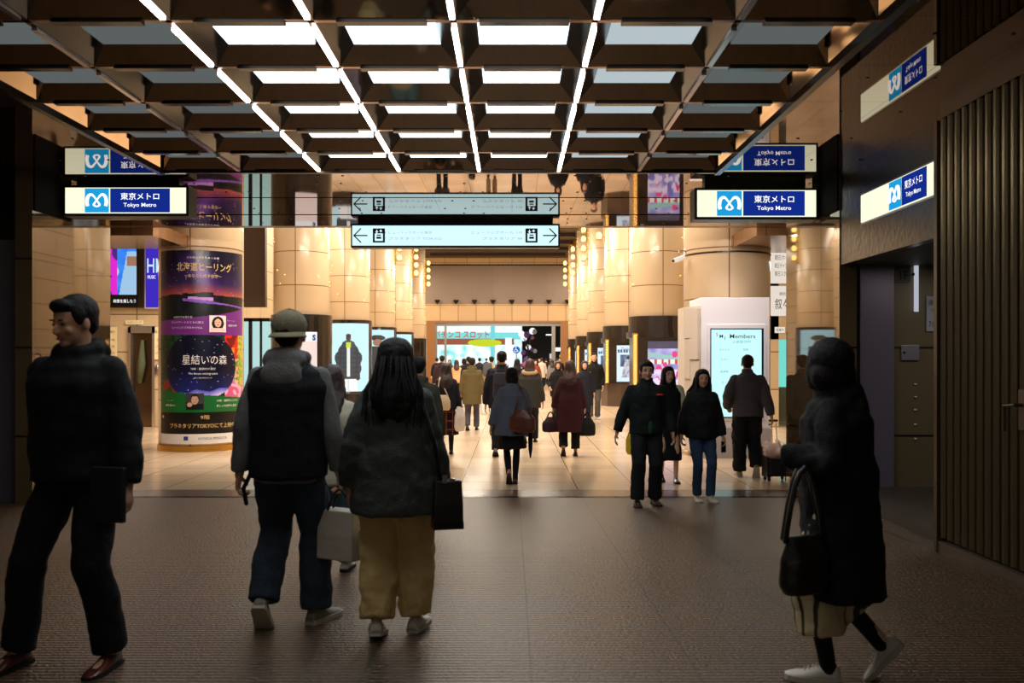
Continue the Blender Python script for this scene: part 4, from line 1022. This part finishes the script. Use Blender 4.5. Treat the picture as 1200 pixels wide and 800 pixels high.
        if tp.get('collar'):
            g.loft([[U((r_ * math.cos(a), -.01 + r_ * math.sin(a), z_)) for a in [2 * PI * q / 18 for q in range(18)]] for z_, r_ in ((1.40, .1), (1.47, .078), (1.505, .074))])
        cloth(tp.get('name', 'jacket'), g, tp['mat'], t, vc, 3, tp.get('fold', .022), tp.get('fs', .13))
    ctx = dict(t=t, U=U, Hc=Hc, Rh=Rh, arms={a[0]: a for a in arms}, legs=legs, ped=ped, sc=sc, lean=lean)
    bpy.context.view_layer.update(); Mw = Matrix.Translation(t.location) @ Matrix.Rotation(math.radians(rz), 4, 'Z') @ Matrix.Scale(sc, 4)
    ctx['W'] = lambda v: Mw @ Vector(v); ctx['Mw'] = Mw
    PEOPLE[key] = ctx
    return ctx
def zip_line(c, mat, z0=.9, z1=1.44, off=.15):
    pts = [c['U']((0, off - (z_ - z0) * .06, z_)) for z_ in [z0 + (z1 - z0) * q / 6 for q in range(7)]]
    obj('zip', MB().tube(pts, .005, 5), mat, c['t'])
# --- carried things (world space, root at the bag)
def bag_frame(loc, rz): return Matrix.Translation(loc) @ Matrix.Rotation(rz, 4, 'Z')
def carry(name, label, cat, loc, rz=0): return thing(name, label, cat, loc, rz)
def soft_bag(name, label, loc, rz, w_, h_, d_, mat, strap=None, smat=None, vox=.012, top_w=.7, fold=.012):
    """bag body hanging below its origin; strap: world points"""
    t = carry(name, label, 'bag', loc, rz)
    g = MB().loft([[(k * math.cos(a) * (abs(math.cos(a)) ** -.35 if abs(math.cos(a)) > .05 else 1), q * math.sin(a), z_) for a in [2 * PI * e / 20 for e in range(20)]] for z_, k, q in ((-h_, w_ * .42, d_ * .35), (-h_ * .85, w_ * .5, d_ * .5), (-h_ * .4, w_ * .48, d_ * .48), (0, w_ * .5 * top_w, d_ * .2))])
    cloth('bag_body', g, mat, t, vox, 2, fold, .08)
    if strap:
        inv = bag_frame(loc, rz).inverted()
        for s_ in strap: obj('strap', MB().tube([inv @ Vector(p) for p in s_], .011, 8), smat or mat, t, smooth=True)
    return t
def box_bag(name, label, loc, rz, w_, h_, d_, mat, handles=None, hmat=None, taper=.9, trim=None):
    t = carry(name, label, 'bag', loc, rz)
    g = MB().loft([[(sx * k * w_ / 2, sy * q * d_ / 2, z_) for sx, sy in ((-1, -1), (1, -1), (1, 1), (-1, 1))] for z_, k, q in ((-h_, 1, 1), (-h_ * .5, .99, .97), (0, taper, .8))])
    bev(obj('bag_body', g, mat, t, fix=True), .008)
    if trim: obj('bag_base', box(-w_ * .505, w_ * .505, -d_ * .51, d_ * .51, -h_ - .004, -h_ * .86), trim, t)
    inv = bag_frame(loc, rz).inverted()
    for s_ in handles or []: obj('handle', MB().tube([inv @ Vector(p) for p in s_], .006, 8), hmat or mat, t, smooth=True)
    return t
def arcpts(a, b, sag, n=8):
    a = Vector(a); b = Vector(b); return [a.lerp(b, i / n) + Vector((0, 0, sag * 4 * (i / n) * (1 - i / n))) for i in range(n + 1)]

J = lambda **k: k
DENIM = C('blue denim', (50, 62, 76), .9); DENIM2 = C('light denim', (86, 128, 150), .9)
# 1 man at left
c1 = person('left', 'man in black hooded jacket and brown loafers walking at far left edge', 95, 4.12, 168, 1.68, 'm', L=(-.17, .02, -8, 0, 0), Rf=(.24, .12, 8, 4, 0),
            HL=(-.30, .06, .77), HR=(.30, -.12, .84), lean=.05, yaw=-14, nod=12, lod=0, hair=('fringe', HBLACK), shoes=(M('brown leather', (86, 38, 24), .25, spec=.7), SOLEB, 'leather'),
            bottom=J(mat=CBLACK, r=(.098, .082, .078)), top=J(mat=C('matt black shell', (11, 13, 16), .8, .1), hem=.86, bulk=.075, sleeve=.078, hood=1.1, fold=.03), curl={-1: .9, 1: .7})
t = carry('document_folder', 'dark green folder tucked under the arm of the man at far left', 'folder', at(128, 566, 3.9), math.radians(165))
o = obj('cover', box(-.08, .09, -.012, .012, -.17, .07), M('dark green folder', (14, 30, 32), .4), t); bev(o, .006); obj('flap', box(-.08, .09, -.016, -.012, -.01, .07), M('folder flap', (18, 36, 38), .35), t)
# 2 man with cap
c2 = person('cap', 'man in khaki cap, black vest, grey hoodie and jeans seen from behind', 338, 4.72, -3, 1.66, 'm', L=(-.12, -.14, -4, 48, 0), Rf=(.12, .13, 22, 0, 0),
            HL=(-.27, -.02, .80), HR=(.27, .06, .80), lean=.02, nod=-2, lod=0, hair=('short', HBLACK, 'cap'), shoes=(M('grey sneaker', (128, 122, 112), .6, vary=.2, vscale=20), SOLEW, 'sneaker'), face=True,
            bottom=J(mat=DENIM, r=(.105, .09, .088), fold=.03), under=J(name='hoodie', mat=C('grey marl hoodie', (112, 112, 112)), hem=.80, bulk=.03, sleeve=.06, hood=1.18, fold=.025),
            top=J(name='vest', mat=C('black padded vest', (15, 17, 22)), hem=.82, bulk=.062, sleeves=False, fold=.02), curl=1.2)
obj('vest_tab', MB().tube([c2['U']((-.2, -.02, .84)), c2['U']((-.235, -.03, .76)), c2['U']((-.22, -.03, .68))], .012, 6), CBLACK, c2['t'])
wr = c2['W'](c2['arms'][1][3]); hb = wr + Vector((.0, 0, -.09)); loc = hb + Vector((.015, .0, -.11))
box_bag('paper_shopping_bag', 'white paper shopping bag held by the man in the khaki cap', loc, -.5, .24, .26, .13, M('white paper', (206, 198, 184), .6, bump=.3, bscale=12, vary=.06), [arcpts(loc + Vector((-.07, -.02, 0)), loc + Vector((.06, -.05, 0)), .11), arcpts(loc + Vector((-.055, .05, 0)), loc + Vector((.075, .02, 0)), .11)], M('dark cord', (40, 34, 34), .7), taper=.97)
# 3 woman in parka
c3 = person('parka', 'woman with long black hair in dark grey-green parka and cream trousers from behind', 463, 4.55, 2, 1.51, 'f', L=(-.10, -.05, 0, 12, 0), Rf=(.11, .10, 14, 0, 0.01),
            HL=(-.26, .02, .86), HR=(.26, .08, .84), lean=.03, lod=0, hair=('long', HBLACK), shoes=(SHOEW, SOLEW, 'sneaker'),
            bottom=J(mat=C('cream cotton', (214, 186, 126), .8), r=(.118, .118, .1), fold=.045, fs=.09, hem=.93), top=J(mat=C('grey-green shell', (62, 68, 66), .6), hem=.72, bulk=.06, flare=.045, sleeve=.078, hood=.8, fold=.038, fs=.12), hs=1.12)
obj('shoe_stripe', MB().tube([c3['legs'][0][1] @ Vector((-.045, .0, .03)), c3['legs'][0][1] @ Vector((-.047, .06, .055))], .006, 6), SHOEB, c3['t'])
sh = c3['W'](c3['U']((.12, -.02, 1.46))); loc = c3['W']((.30, -.05, .91))
t = box_bag('shoulder_bag', 'small black leather shoulder bag at the hip of the woman in the parka', loc, .25, .15, .24, .1, SHOEB, trim=M('bag base leather', (10, 12, 18), .25))
inv = bag_frame(loc, .25).inverted()
obj('strap', MB().tube([inv @ p for p in (loc + Vector((-.03, -.02, 0)), c3['W'](c3['U']((.235, -.15, 1.12))), c3['W'](c3['U']((.17, -.135, 1.32))), sh + Vector((0, -.04, .0)), sh + Vector((.02, .08, -.04)))], .011, 8), SHOEB, t, smooth=True)
obj('buckle', MB().box(-.035, -.01, -.06, -.05, -.01, .03).box(.0, .03, -.06, -.05, -.005, .012), M('bright buckle', (230, 230, 235), .1, 1), t)
# 4 woman at right
stripe = M('striped culotte cloth', (205, 186, 140), .85)
if stripe.node_tree.nodes.get('wave') is None:
    N = stripe.node_tree.nodes; L_ = stripe.node_tree.links; B = N['Principled BSDF']; wv = N.new('ShaderNodeTexWave'); wv.name = 'wave'; wv.bands_direction = 'DIAGONAL'; wv.inputs['Scale'].default_value = 7; wv.inputs['Distortion'].default_value = 1.2
    mp = N.new('ShaderNodeMapping'); mp.inputs['Scale'].default_value = (1, 1, .02); tc = N.new('ShaderNodeTexCoord'); cr = N.new('ShaderNodeValToRGB')
    cr.color_ramp.elements[0].position = .12; cr.color_ramp.elements[0].color = (*lin((60, 52, 44)), 1); cr.color_ramp.elements[1].position = .25; cr.color_ramp.elements[1].color = (*lin((208, 190, 146)), 1)
    L_.new(tc.outputs['Object'], mp.inputs[0]); L_.new(mp.outputs[0], wv.inputs[0]); L_.new(wv.outputs['Fac'], cr.inputs[0]); L_.new(cr.outputs[0], B.inputs['Base Color'])
c4 = person('coat', 'woman with black bob in long black coat and striped culottes walking left at right', 985, 3.88, 66, 1.46, 'f', L=(-.07, .06, 0, 0, 0), Rf=(.09, -.3, 0, 50, 0.03),
            HL=(-.17, .26, 1.15), HR=(.2, .02, .86), lean=.06, yaw=-55, hs=1.14, lod=0, hair=('bob', HBLACK), shoes=(SHOEW, SOLEW, 'sneaker'), skin=SKIN2,
            bottom=J(mat=stripe, r=(.12, .12, .125), hem=.58, fold=.03), top=J(name='coat', mat=C('black puffer coat', (9, 10, 12), .8), hem=.44, bulk=.065, flare=.03, sleeve=.075, hood=1.12, fold=.035, fs=.12), curl=1.1)
lo = c4['W'](c4['arms'][-1][2].lerp(c4['arms'][-1][3], .35)); loc = lo + Vector((-.05, -.04, -.30))
t = soft_bag('tote_bag', 'black tote bag hanging from the arm of the woman in the long black coat', loc, .35, .24, .24, .12, SHOEB, [arcpts(loc + Vector((-.09, -.03, -.02)), loc + Vector((.08, .0, -.02)), .30), arcpts(loc + Vector((-.08, .04, -.02)), loc + Vector((.09, .07, -.02)), .30)])
# 5 hidden friend in beige
c5 = person('beige', 'person in pale beige jacket and light jeans between the capped man and parka woman', 388, 6.1, -4, 1.42, 'f', L=(-.08, -.16, 0, 40, 0), Rf=(.08, .16, 0, 0, 0), lod=1, hair=('long', HBROWN),
            shoes=(SHOEW, SOLEB, 'sneaker'), bottom=J(mat=DENIM2, r=(.1, .085, .085)), top=J(mat=C('pale beige shell', (196, 190, 168)), hem=.74, bulk=.05, sleeve=.065))
# 6 olive jacket just right of the parka
person('olive', 'person with short dark hair in dark olive jacket behind the parka woman', 490, 9.2, -2, 1.6, 'm', lod=1, bottom=J(mat=CBLACK), top=J(mat=C('dark olive cloth', (58, 56, 44)), hem=.82, bulk=.05, hood=.9))
# 7 plaid skirt
plaid = panel_mat('dark plaid wool', (24, 20, 24), .12, .16, 'XZ', .9, mortar=.012, joint=(120, 56, 40), vary=.3, spec=.2)
c7 = person('plaid', 'woman with long brown hair, navy top and dark plaid skirt walking away', 523, 15.2, 4, 1.56, 'f', lod=1, hair=('long', HBROWN), bottom=J(kind='skirt', mat=plaid, hem=.38, flare=.09), top=J(mat=CNAVY, hem=.84, bulk=.04, hood=.9))
loc = c7['W']((-.08, -.17, 1.12)); soft_bag('white_tote', 'cream shoulder bag on the back of the plaid skirt woman', loc, .1, .3, .26, .12, C('cream canvas', (216, 196, 166)), [arcpts(loc + Vector((-.08, 0, -.02)), c7['W'](c7['U']((-.12, -.1, 1.44))), 0, 4), arcpts(c7['W'](c7['U']((-.12, -.1, 1.44))), loc + Vector((.1, 0, -.02)), .0, 4)], vox=.02)
loc = c7['W']((.25, .0, .9)); soft_bag('white_carrier', 'white carrier bag hanging beside the plaid skirt woman', loc, 1.2, .3, .42, .14, C('white plastic', (236, 230, 226)), [arcpts(loc + Vector((-.05, 0, -.02)), loc + Vector((.05, 0, -.02)), .12)], vox=.02)
# 8 olive long coat
c8 = person('olivecoat', 'person in long olive hooded coat walking away left of centre', 553, 20.4, -3, 1.66, 'm', lod=1, bottom=J(mat=C('grey trousers', (72, 70, 82))), top=J(name='coat', mat=C('olive coat cloth', (92, 80, 48)), hem=.62, bulk=.07, sleeve=.07, hood=1.1), L=(-.1, -.1, 0, 20, 0))
loc = c8['W']((.3, .02, .72)); soft_bag('pale_carrier', 'pale carrier bag held by the person in the olive coat', loc, 0, .2, .34, .12, C('white plastic', (236, 230, 226)), [arcpts(loc + Vector((-.05, 0, -.02)), loc + Vector((.05, 0, -.02)), .1)], vox=.02)
# 9-12 farther
person('f1', 'person in dark brown coat walking away near the left of the far doorway', 518, 27, 0, 1.74, 'm', lod=2, bottom=J(mat=CBLACK), top=J(name='coat', mat=C('brown black coat', (44, 30, 30)), hem=.6, bulk=.07, hood=1.0))
person('f2', 'woman with long dark hair in peach coat near the far doorway', 535, 34, 5, 1.6, 'f', lod=2, hair=('long', HBROWN), bottom=J(mat=CBLACK), top=J(name='coat', mat=C('peach coat', (226, 164, 120)), hem=.78, bulk=.06, flare=.05))
person('f3', 'person in black jacket right beside the peach coat woman', 549, 31, 0, 1.72, 'm', lod=2, top=J(mat=CBLACK, bulk=.05)); person('f4', 'shorter person in dark clothes farther off behind the black jacket', 544, 36, 0, 1.66, 'f', lod=2, hair=('bob', HBLACK), top=J(mat=CCHAR, bulk=.04))
c13 = person('f5', 'man in beige jacket carrying a grey backpack walking away', 576, 28, -2, 1.72, 'm', lod=2, bottom=J(mat=C('tan trousers', (120, 96, 70))), top=J(mat=C('beige jacket cloth', (176, 150, 112)), bulk=.06))
soft_bag('backpack', 'grey backpack on the man in the beige jacket', c13['W']((-.1, -.3, 1.5)), .2, .32, .42, .18, C('grey backpack', (84, 84, 90)), vox=.025, top_w=.8)
# 13 backpack man
c14 = person('backpack', 'tall man in navy coat with grey backpack walking away at centre', 588, 15.0, 0, 1.76, 'm', lod=1, lean=.04, bottom=J(mat=CBLACK), shoes=(M('grey sneaker', (128, 122, 112)), SOLEB, 'sneaker'), top=J(mat=CNAVY, hem=.78, bulk=.065, sleeve=.075, collar=1), L=(-.1, -.14, 0, 20, 0))
obj('scarf', MB().tube([c14['U']((.07 * math.cos(a), -.01 + .07 * math.sin(a), 1.49)) for a in [2 * PI * q / 12 for q in range(13)]], .016, 8), C('tan collar', (150, 110, 60)), c14['t'], smooth=True)
soft_bag('backpack', 'dark grey backpack on the tall man at centre', c14['W']((0.0, -.27, 1.36)), .0, .3, .46, .18, C('slate backpack', (60, 60, 72)), [arcpts(c14['W']((-.09, -.19, 1.3)), c14['W'](c14['U']((-.1, .02, 1.475))), .03, 5), arcpts(c14['W']((.09, -.19, 1.3)), c14['W'](c14['U']((.1, .02, 1.475))), .03, 5)], vox=.016, top_w=.85)
# 14 centre woman
c15 = person('grey', 'woman with black bob in slate grey coat and black skirt walking away', 600, 11.65, 2, 1.51, 'f', lod=1, hair=('bob', HBLACK), L=(-.05, -.16, 4, 42, 0), Rf=(.045, .02, 0, 0, 0), HL=(-.32, -.04, .80), HR=(.2, .12, .98), shoes=(M('brown boot', (66, 34, 22), .4), SOLEB, 'leather'),
             bottom=J(kind='skirt', mat=CBLACK, hem=.52, flare=.07), top=J(name='coat', mat=C('slate grey wool', (92, 96, 108), .9), hem=.72, bulk=.06, flare=.05, sleeve=.07, collar=1), lean=.04)
loc = c15['W']((.14, -.26, 1.12)); BR = M('brown leather bag', (96, 48, 34), .4, bump=.2, bscale=30, vary=.15)
soft_bag('leather_bag', 'brown leather shoulder bag on the back of the woman in slate grey', loc, -.35, .36, .30, .14, BR, [arcpts(loc + Vector((-.1, .0, -.05)), c15['W'](c15['U']((.12, -.06, 1.45))), 0, 4), arcpts(c15['W'](c15['U']((.12, -.06, 1.45))), loc + Vector((.1, -.03, -.05)), 0, 4)], vox=.012, top_w=.35)
c15b = carry('folded_umbrella', 'black folded umbrella beside the skirt of the woman in slate grey', 'umbrella', c15['W']((.27, -.02, .86)), 0)
obj('canopy', MB().loft([[(r_ * math.cos(a), r_ * math.sin(a), z_) for a in [2 * PI * q / 10 for q in range(10)]] for z_, r_ in ((0, .012), (-.06, .035), (-.3, .028), (-.42, .008))]), CBLACK, c15b); obj('handle', MB().tube([(0, 0, 0), (0, 0, .1), (.03, 0, .12)], .009, 6), CBLACK, c15b)
# 15 fur hood
c16 = person('fur', 'person in charcoal parka with pale fur hood just behind the backpack man', 621, 17.4, -6, 1.62, 'f', lod=1, hair=('long', HRED), bottom=J(mat=CBLACK), top=J(mat=C('charcoal parka', (46, 46, 42)), hem=.72, bulk=.08, sleeve=.08, hood=1.2))
obj('fur_trim', MB().tube([c16['U']((.13 * math.cos(a), -.07 + .09 * math.sin(a), 1.45 + .03 * math.sin(a))) for a in [2 * PI * q / 12 for q in range(13)]], .04, 8), M('pale fur', (200, 166, 126), .95, bump=1, bscale=200), c16['t'], smooth=True)
person('f6', 'woman in black with dark hair beyond the fur hooded parka', 606, 27, 0, 1.63, 'f', lod=2, hair=('long', HBLACK), top=J(mat=CBLACK, bulk=.05, hem=.7))
# 16 burgundy coat
c17 = person('burgundy', 'woman with red-brown hair in long burgundy coat walking away', 668, 15.0, -2, 1.60, 'f', lod=1, hair=('long', HRED), L=(-.12, -.12, 0, 30, 0), Rf=(.1, .06, 0, 0, 0), HL=(-.31, -.02, .80), HR=(.27, -.02, .74), shoes=(SHOEB, SOLEB, 'leather'),
             bottom=J(mat=CBLACK, r=(.1, .08, .085), hem=.9), top=J(name='coat', mat=C('burgundy wool', (54, 20, 28), .9), hem=.44, bulk=.06, flare=.06, sleeve=.066, collar=1), lean=.03)
for s_, nm, hh in ((-1, 'left', .3), (1, 'right', .36)):
    w3 = c17['W'](c17['arms'][s_][3]); loc = w3 + Vector((s_ * .05, -.03, -.14))
    soft_bag('black_bag', 'rounded dark bag in the %s hand of the burgundy coat woman' % nm, loc, .3, .3, hh * .85, .16, CBLACK if s_ > 0 else C('plum bag', (40, 20, 32)), [arcpts(loc + Vector((-.06, 0, -.02)), loc + Vector((.06, 0, -.02)), .1)], vox=.016, top_w=.45)
person('f7', 'woman in black facing the camera just left of the burgundy coat', 654, 23, 176, 1.58, 'f', lod=1, hair=('bob', HBROWN), skin=SKIN2, HL=(-.2, .2, 1.0), HR=(.22, .22, .98), top=J(mat=CBLACK, bulk=.07, hem=.72))
person('f8', 'woman with long brown hair in navy coat right of the burgundy coat', 685, 22.5, 178, 1.58, 'f', lod=1, hair=('long', HBROWN), skin=SKIN2, top=J(name='coat', mat=CNAVY, bulk=.06, hem=.5, flare=.03), bottom=J(mat=CNAVY))
c18 = person('f9', 'man in black jacket and white shoes facing the camera by right screens', 696, 24.2, 178, 1.79, 'm', lod=1, hair=('short', HBLACK), skin=SKIN2, HL=(-.22, .1, .86), HR=(.24, .04, .84), L=(-.09, .0, -8, 0, 0), Rf=(.09, .05, 8, 0, 0), bottom=J(mat=C('grey check trousers', (88, 84, 80)), r=(.09, .075, .075)), shoes=(SHOEW, SOLEW, 'sneaker'), top=J(mat=C('black bomber', (24, 24, 26)), hem=.78, bulk=.06, sleeve=.066, collar=1))
zip_line(c18, STEEL, .85, 1.42, .17)
# 17 man in green-black jacket
c19 = person('green', 'man in dark green jacket with red shoulder patch walking towards the camera', 757, 9.9, 182, 1.58, 'm', lod=0, hair=('fringe', HBLACK), L=(-.1, .02, -6, 0, 0), Rf=(.13, .14, 6, 0, 0), HL=(-.3, .08, .86), HR=(.37, -.02, .78), nod=2,
             bottom=J(mat=CBLACK, r=(.1, .085, .082)), shoes=(M('brown work shoe', (52, 34, 26), .5), SOLEB, 'sneaker'), top=J(mat=C('dark green black shell', (18, 24, 24)), hem=.84, bulk=.055, sleeve=.07, collar=1, fold=.03), curl=.6)
zip_line(c19, BLACK, .86, 1.42, .175)
for nm, a, b_, mt in (('shoulder_patch', (-.13, .155, 1.31), (.045, .012, .014), M('red patch', (200, 30, 30), .6)), ('shirt_panel', (-.02, .165, .93), (.03, .015, .085), M('green shirt', (14, 70, 40), .8))):
    obj(nm, MB().ell(c19['U'](a), b_, n=12), mt, c19['t'], smooth=True)
# 18 woman behind with yellow bag
c20 = person('vest', 'woman in black vest over white sleeves and long black skirt behind the green jacket man', 783, 11.9, 178, 1.52, 'f', lod=1, HR=(.46, .06, .9), hair=('long', HBLACK), skin=SKIN2, yaw=12, L=(-.1, .1, 0, 0, 0), Rf=(.1, -.05, 0, 25, 0), shoes=(SHOEB, SOLEB, 'leather'),
             bottom=J(kind='skirt', mat=CBLACK, hem=.33, flare=.05, tights=False), under=J(name='sweater', mat=C('ivory sweater', (224, 222, 200)), hem=.9, bulk=.03, sleeve=.085), top=J(name='vest', mat=CBLACK, hem=.8, bulk=.055, sleeves=False))
loc = c20['W'](c20['arms'][1][3]) + Vector((-.03, .0, -.14)); soft_bag('yellow_bag', 'bright yellow carrier bag behind the man in the green jacket', loc, .2, .3, .32, .14, M('yellow plastic', (236, 206, 30), .4), [arcpts(loc + Vector((-.05, 0, -.02)), loc + Vector((.05, 0, -.02)), .1)], vox=.016)
# 19 woman with jeans
c21 = person('jeans', 'woman in black hooded jacket and blue jeans walking towards the camera', 822, 10.2, 186, 1.49, 'f', lod=0, hair=('long', HBLACK), skin=SKIN, yaw=-6, L=(-.09, .1, -4, 0, 0), Rf=(.07, .03, 6, 0, 0), HL=(-.27, .06, .84), HR=(.27, .02, .86),
             bottom=J(mat=C('dark blue denim', (46, 64, 92), .9), r=(.09, .066, .062)), shoes=(M('cream sneaker', (220, 204, 170), .5), SOLEW, 'sneaker'), top=J(mat=CBLACK, hem=.82, bulk=.06, sleeve=.068, hood=.95, fold=.028), curl=.9)
zip_line(c21, BLACK, .86, 1.4, .175)
w3 = c21['W'](c21['arms'][-1][3]); t = carry('smartphone', 'white smartphone in the hand of the woman in blue jeans', 'phone', w3 + Vector((.0, -.02, -.12)), .4)
bev(obj('phone_body', box(-.035, .035, -.005, .005, -.07, .07), M('white phone', (190, 190, 200), .2), t), .004); obj('phone_screen', box(-.031, .031, -.0065, -.005, -.062, .062), M('phone glass', (20, 20, 26), .05), t)
# 20 man with suitcase
c22 = person('suitcase', 'man in charcoal overshirt and black trousers walking away with a suitcase', 876, 12.3, -8, 1.68, 'm', lod=0, hair=('short', HBLACK), L=(-.1, .1, -6, 0, 0), Rf=(.11, -.12, 4, 50, 0), HL=(-.26, .1, .98), HR=(.31, -.14, .84), lean=.0,
             bottom=J(mat=CBLACK, r=(.115, .1, .09), fold=.04), shoes=(M('tan sneaker', (150, 130, 90), .6), SOLEW, 'sneaker'), top=J(name='overshirt', mat=C('charcoal brushed cotton', (84, 78, 80), .9), hem=.86, bulk=.06, sleeve=.075, collar=1, fold=.03), curl=1.2)
w3 = c22['W'](c22['arms'][1][3]); bx = (909 - 600) * 12.0 / F
t = thing('suitcase', 'small black wheeled suitcase pulled by the man in the charcoal overshirt', 'suitcase', (bx, 12.0, 0), .1)
bev(obj('case_body', box(-.15, .15, -.1, .1, .06, .46), M('black suitcase fabric', (22, 24, 30), .6, bump=.3), t), .03, 3); bev(obj('front_pocket', box(-.12, .12, -.125, -.1, .1, .34), M('black suitcase fabric', (22, 24, 30)), t), .01)
obj('side_rim', MB().box(-.155, -.14, -.1, .1, .05, .44).box(.14, .155, -.1, .1, .05, .44), SHOEB, t)
for sx in (-.12, .12):
    for sy in (-.07, .07):
        whl = MB(); whl.loft([[(sx + e, sy + .028 * math.cos(a), .029 + .028 * math.sin(a)) for a in [2 * PI * q / 14 for q in range(14)]] for e in (-.012, .012)]); wh = obj('wheel', whl, SOLEB, t, fix=True); obj('wheel_fork', box(sx - .02, sx + .02, sy - .012, sy + .012, .045, .07), SHOEB, wh)
inv = (Matrix.Translation((bx, 12.0, 0)) @ Matrix.Rotation(.1, 4, 'Z')).inverted(); hp = inv @ (w3 + Vector((.01, 0, -.06)))
obj('pull_handle', MB().tube([(-.02, .06, .44), Vector((hp.x - .01, hp.y, hp.z))], .008, 8).tube([(.05, .06, .44), Vector((hp.x + .05, hp.y, hp.z))], .008, 8), M('pale aluminium', (210, 210, 215), .2, .9), t)
obj('grip', MB().tube([Vector((hp.x - .035, hp.y, hp.z)), Vector((hp.x + .07, hp.y, hp.z))], .015, 8), SHOEB, t)
# small luggage tag
obj('logo_tag', box(-.03, .03, -.128, -.124, .3, .315), M('pale aluminium', (210, 210, 215)), t)
# far crowd in the doorway and street
tops = [C('black cloth', (0, 0, 0)), C('rust coat', (140, 66, 44)), CCHAR, C('white coat', (214, 208, 200)), C('mustard coat', (176, 140, 80)), C('grey knit', (120, 118, 120)), CNAVY, C('brown coat', (84, 60, 44))]
crowd = [(512, 42, 0, 1.7, 'm', 0, 'person in black by the left jamb of the far doorway'), (527, 50, 175, 1.6, 'f', 2, 'person in charcoal coming in at the left of the far doorway'),
         (562, 46, 0, 1.7, 'm', 6, 'small far figure in navy between beige jacket and olive coat'), (585, 44, 0, 1.62, 'f', 7, 'small far figure in brown left of centre doorway'),
         (628, 40, 170, 1.6, 'f', 1, 'person in rust coat coming in at the doorway'), (635, 50, 0, 1.7, 'm', 3, 'person in white coat beyond the rust coat'), (640, 56, 0, 1.7, 'm', 0, 'person in black standing in the far doorway'),
         (647, 43, 4, 1.62, 'f', 5, 'woman in grey knit at the right of the doorway'), (653, 47, -5, 1.66, 'f', 4, 'woman in mustard coat at the right door jamb'), (656, 53, 178, 1.7, 'm', 6, 'person in navy behind the mustard coat'),
         (632, 58, 180, 1.7, 'm', 2, 'distant person in charcoal in the middle of the doorway'), (622, 47, 178, 1.6, 'f', 0, 'woman in black near the globe ornaments'), (645, 62, 180, 1.7, 'm', 1, 'distant person in rust outside the doorway'),
         (570, 58, 0, 1.7, 'm', 0, 'distant person in black in front of the lit arcade'), (553, 60, 0, 1.6, 'f', 2, 'distant person in charcoal near the lime sign')]
for k, (px, d, rz, H_, sx_, tm, lb) in enumerate(crowd):
    person('x%d' % k, lb, px, d, rz, H_, sx_, lod=2, z=(-.02 if d > 61 else 0), hair=('long' if sx_ == 'f' else 'short', (HBLACK, HBROWN)[k % 2]), face=False, skin=SKIN2, group=None, bottom=J(mat=(CBLACK, CNAVY)[k % 2]), top=J(mat=tops[tm], bulk=.06, hem=(.82, .6)[k % 2]))
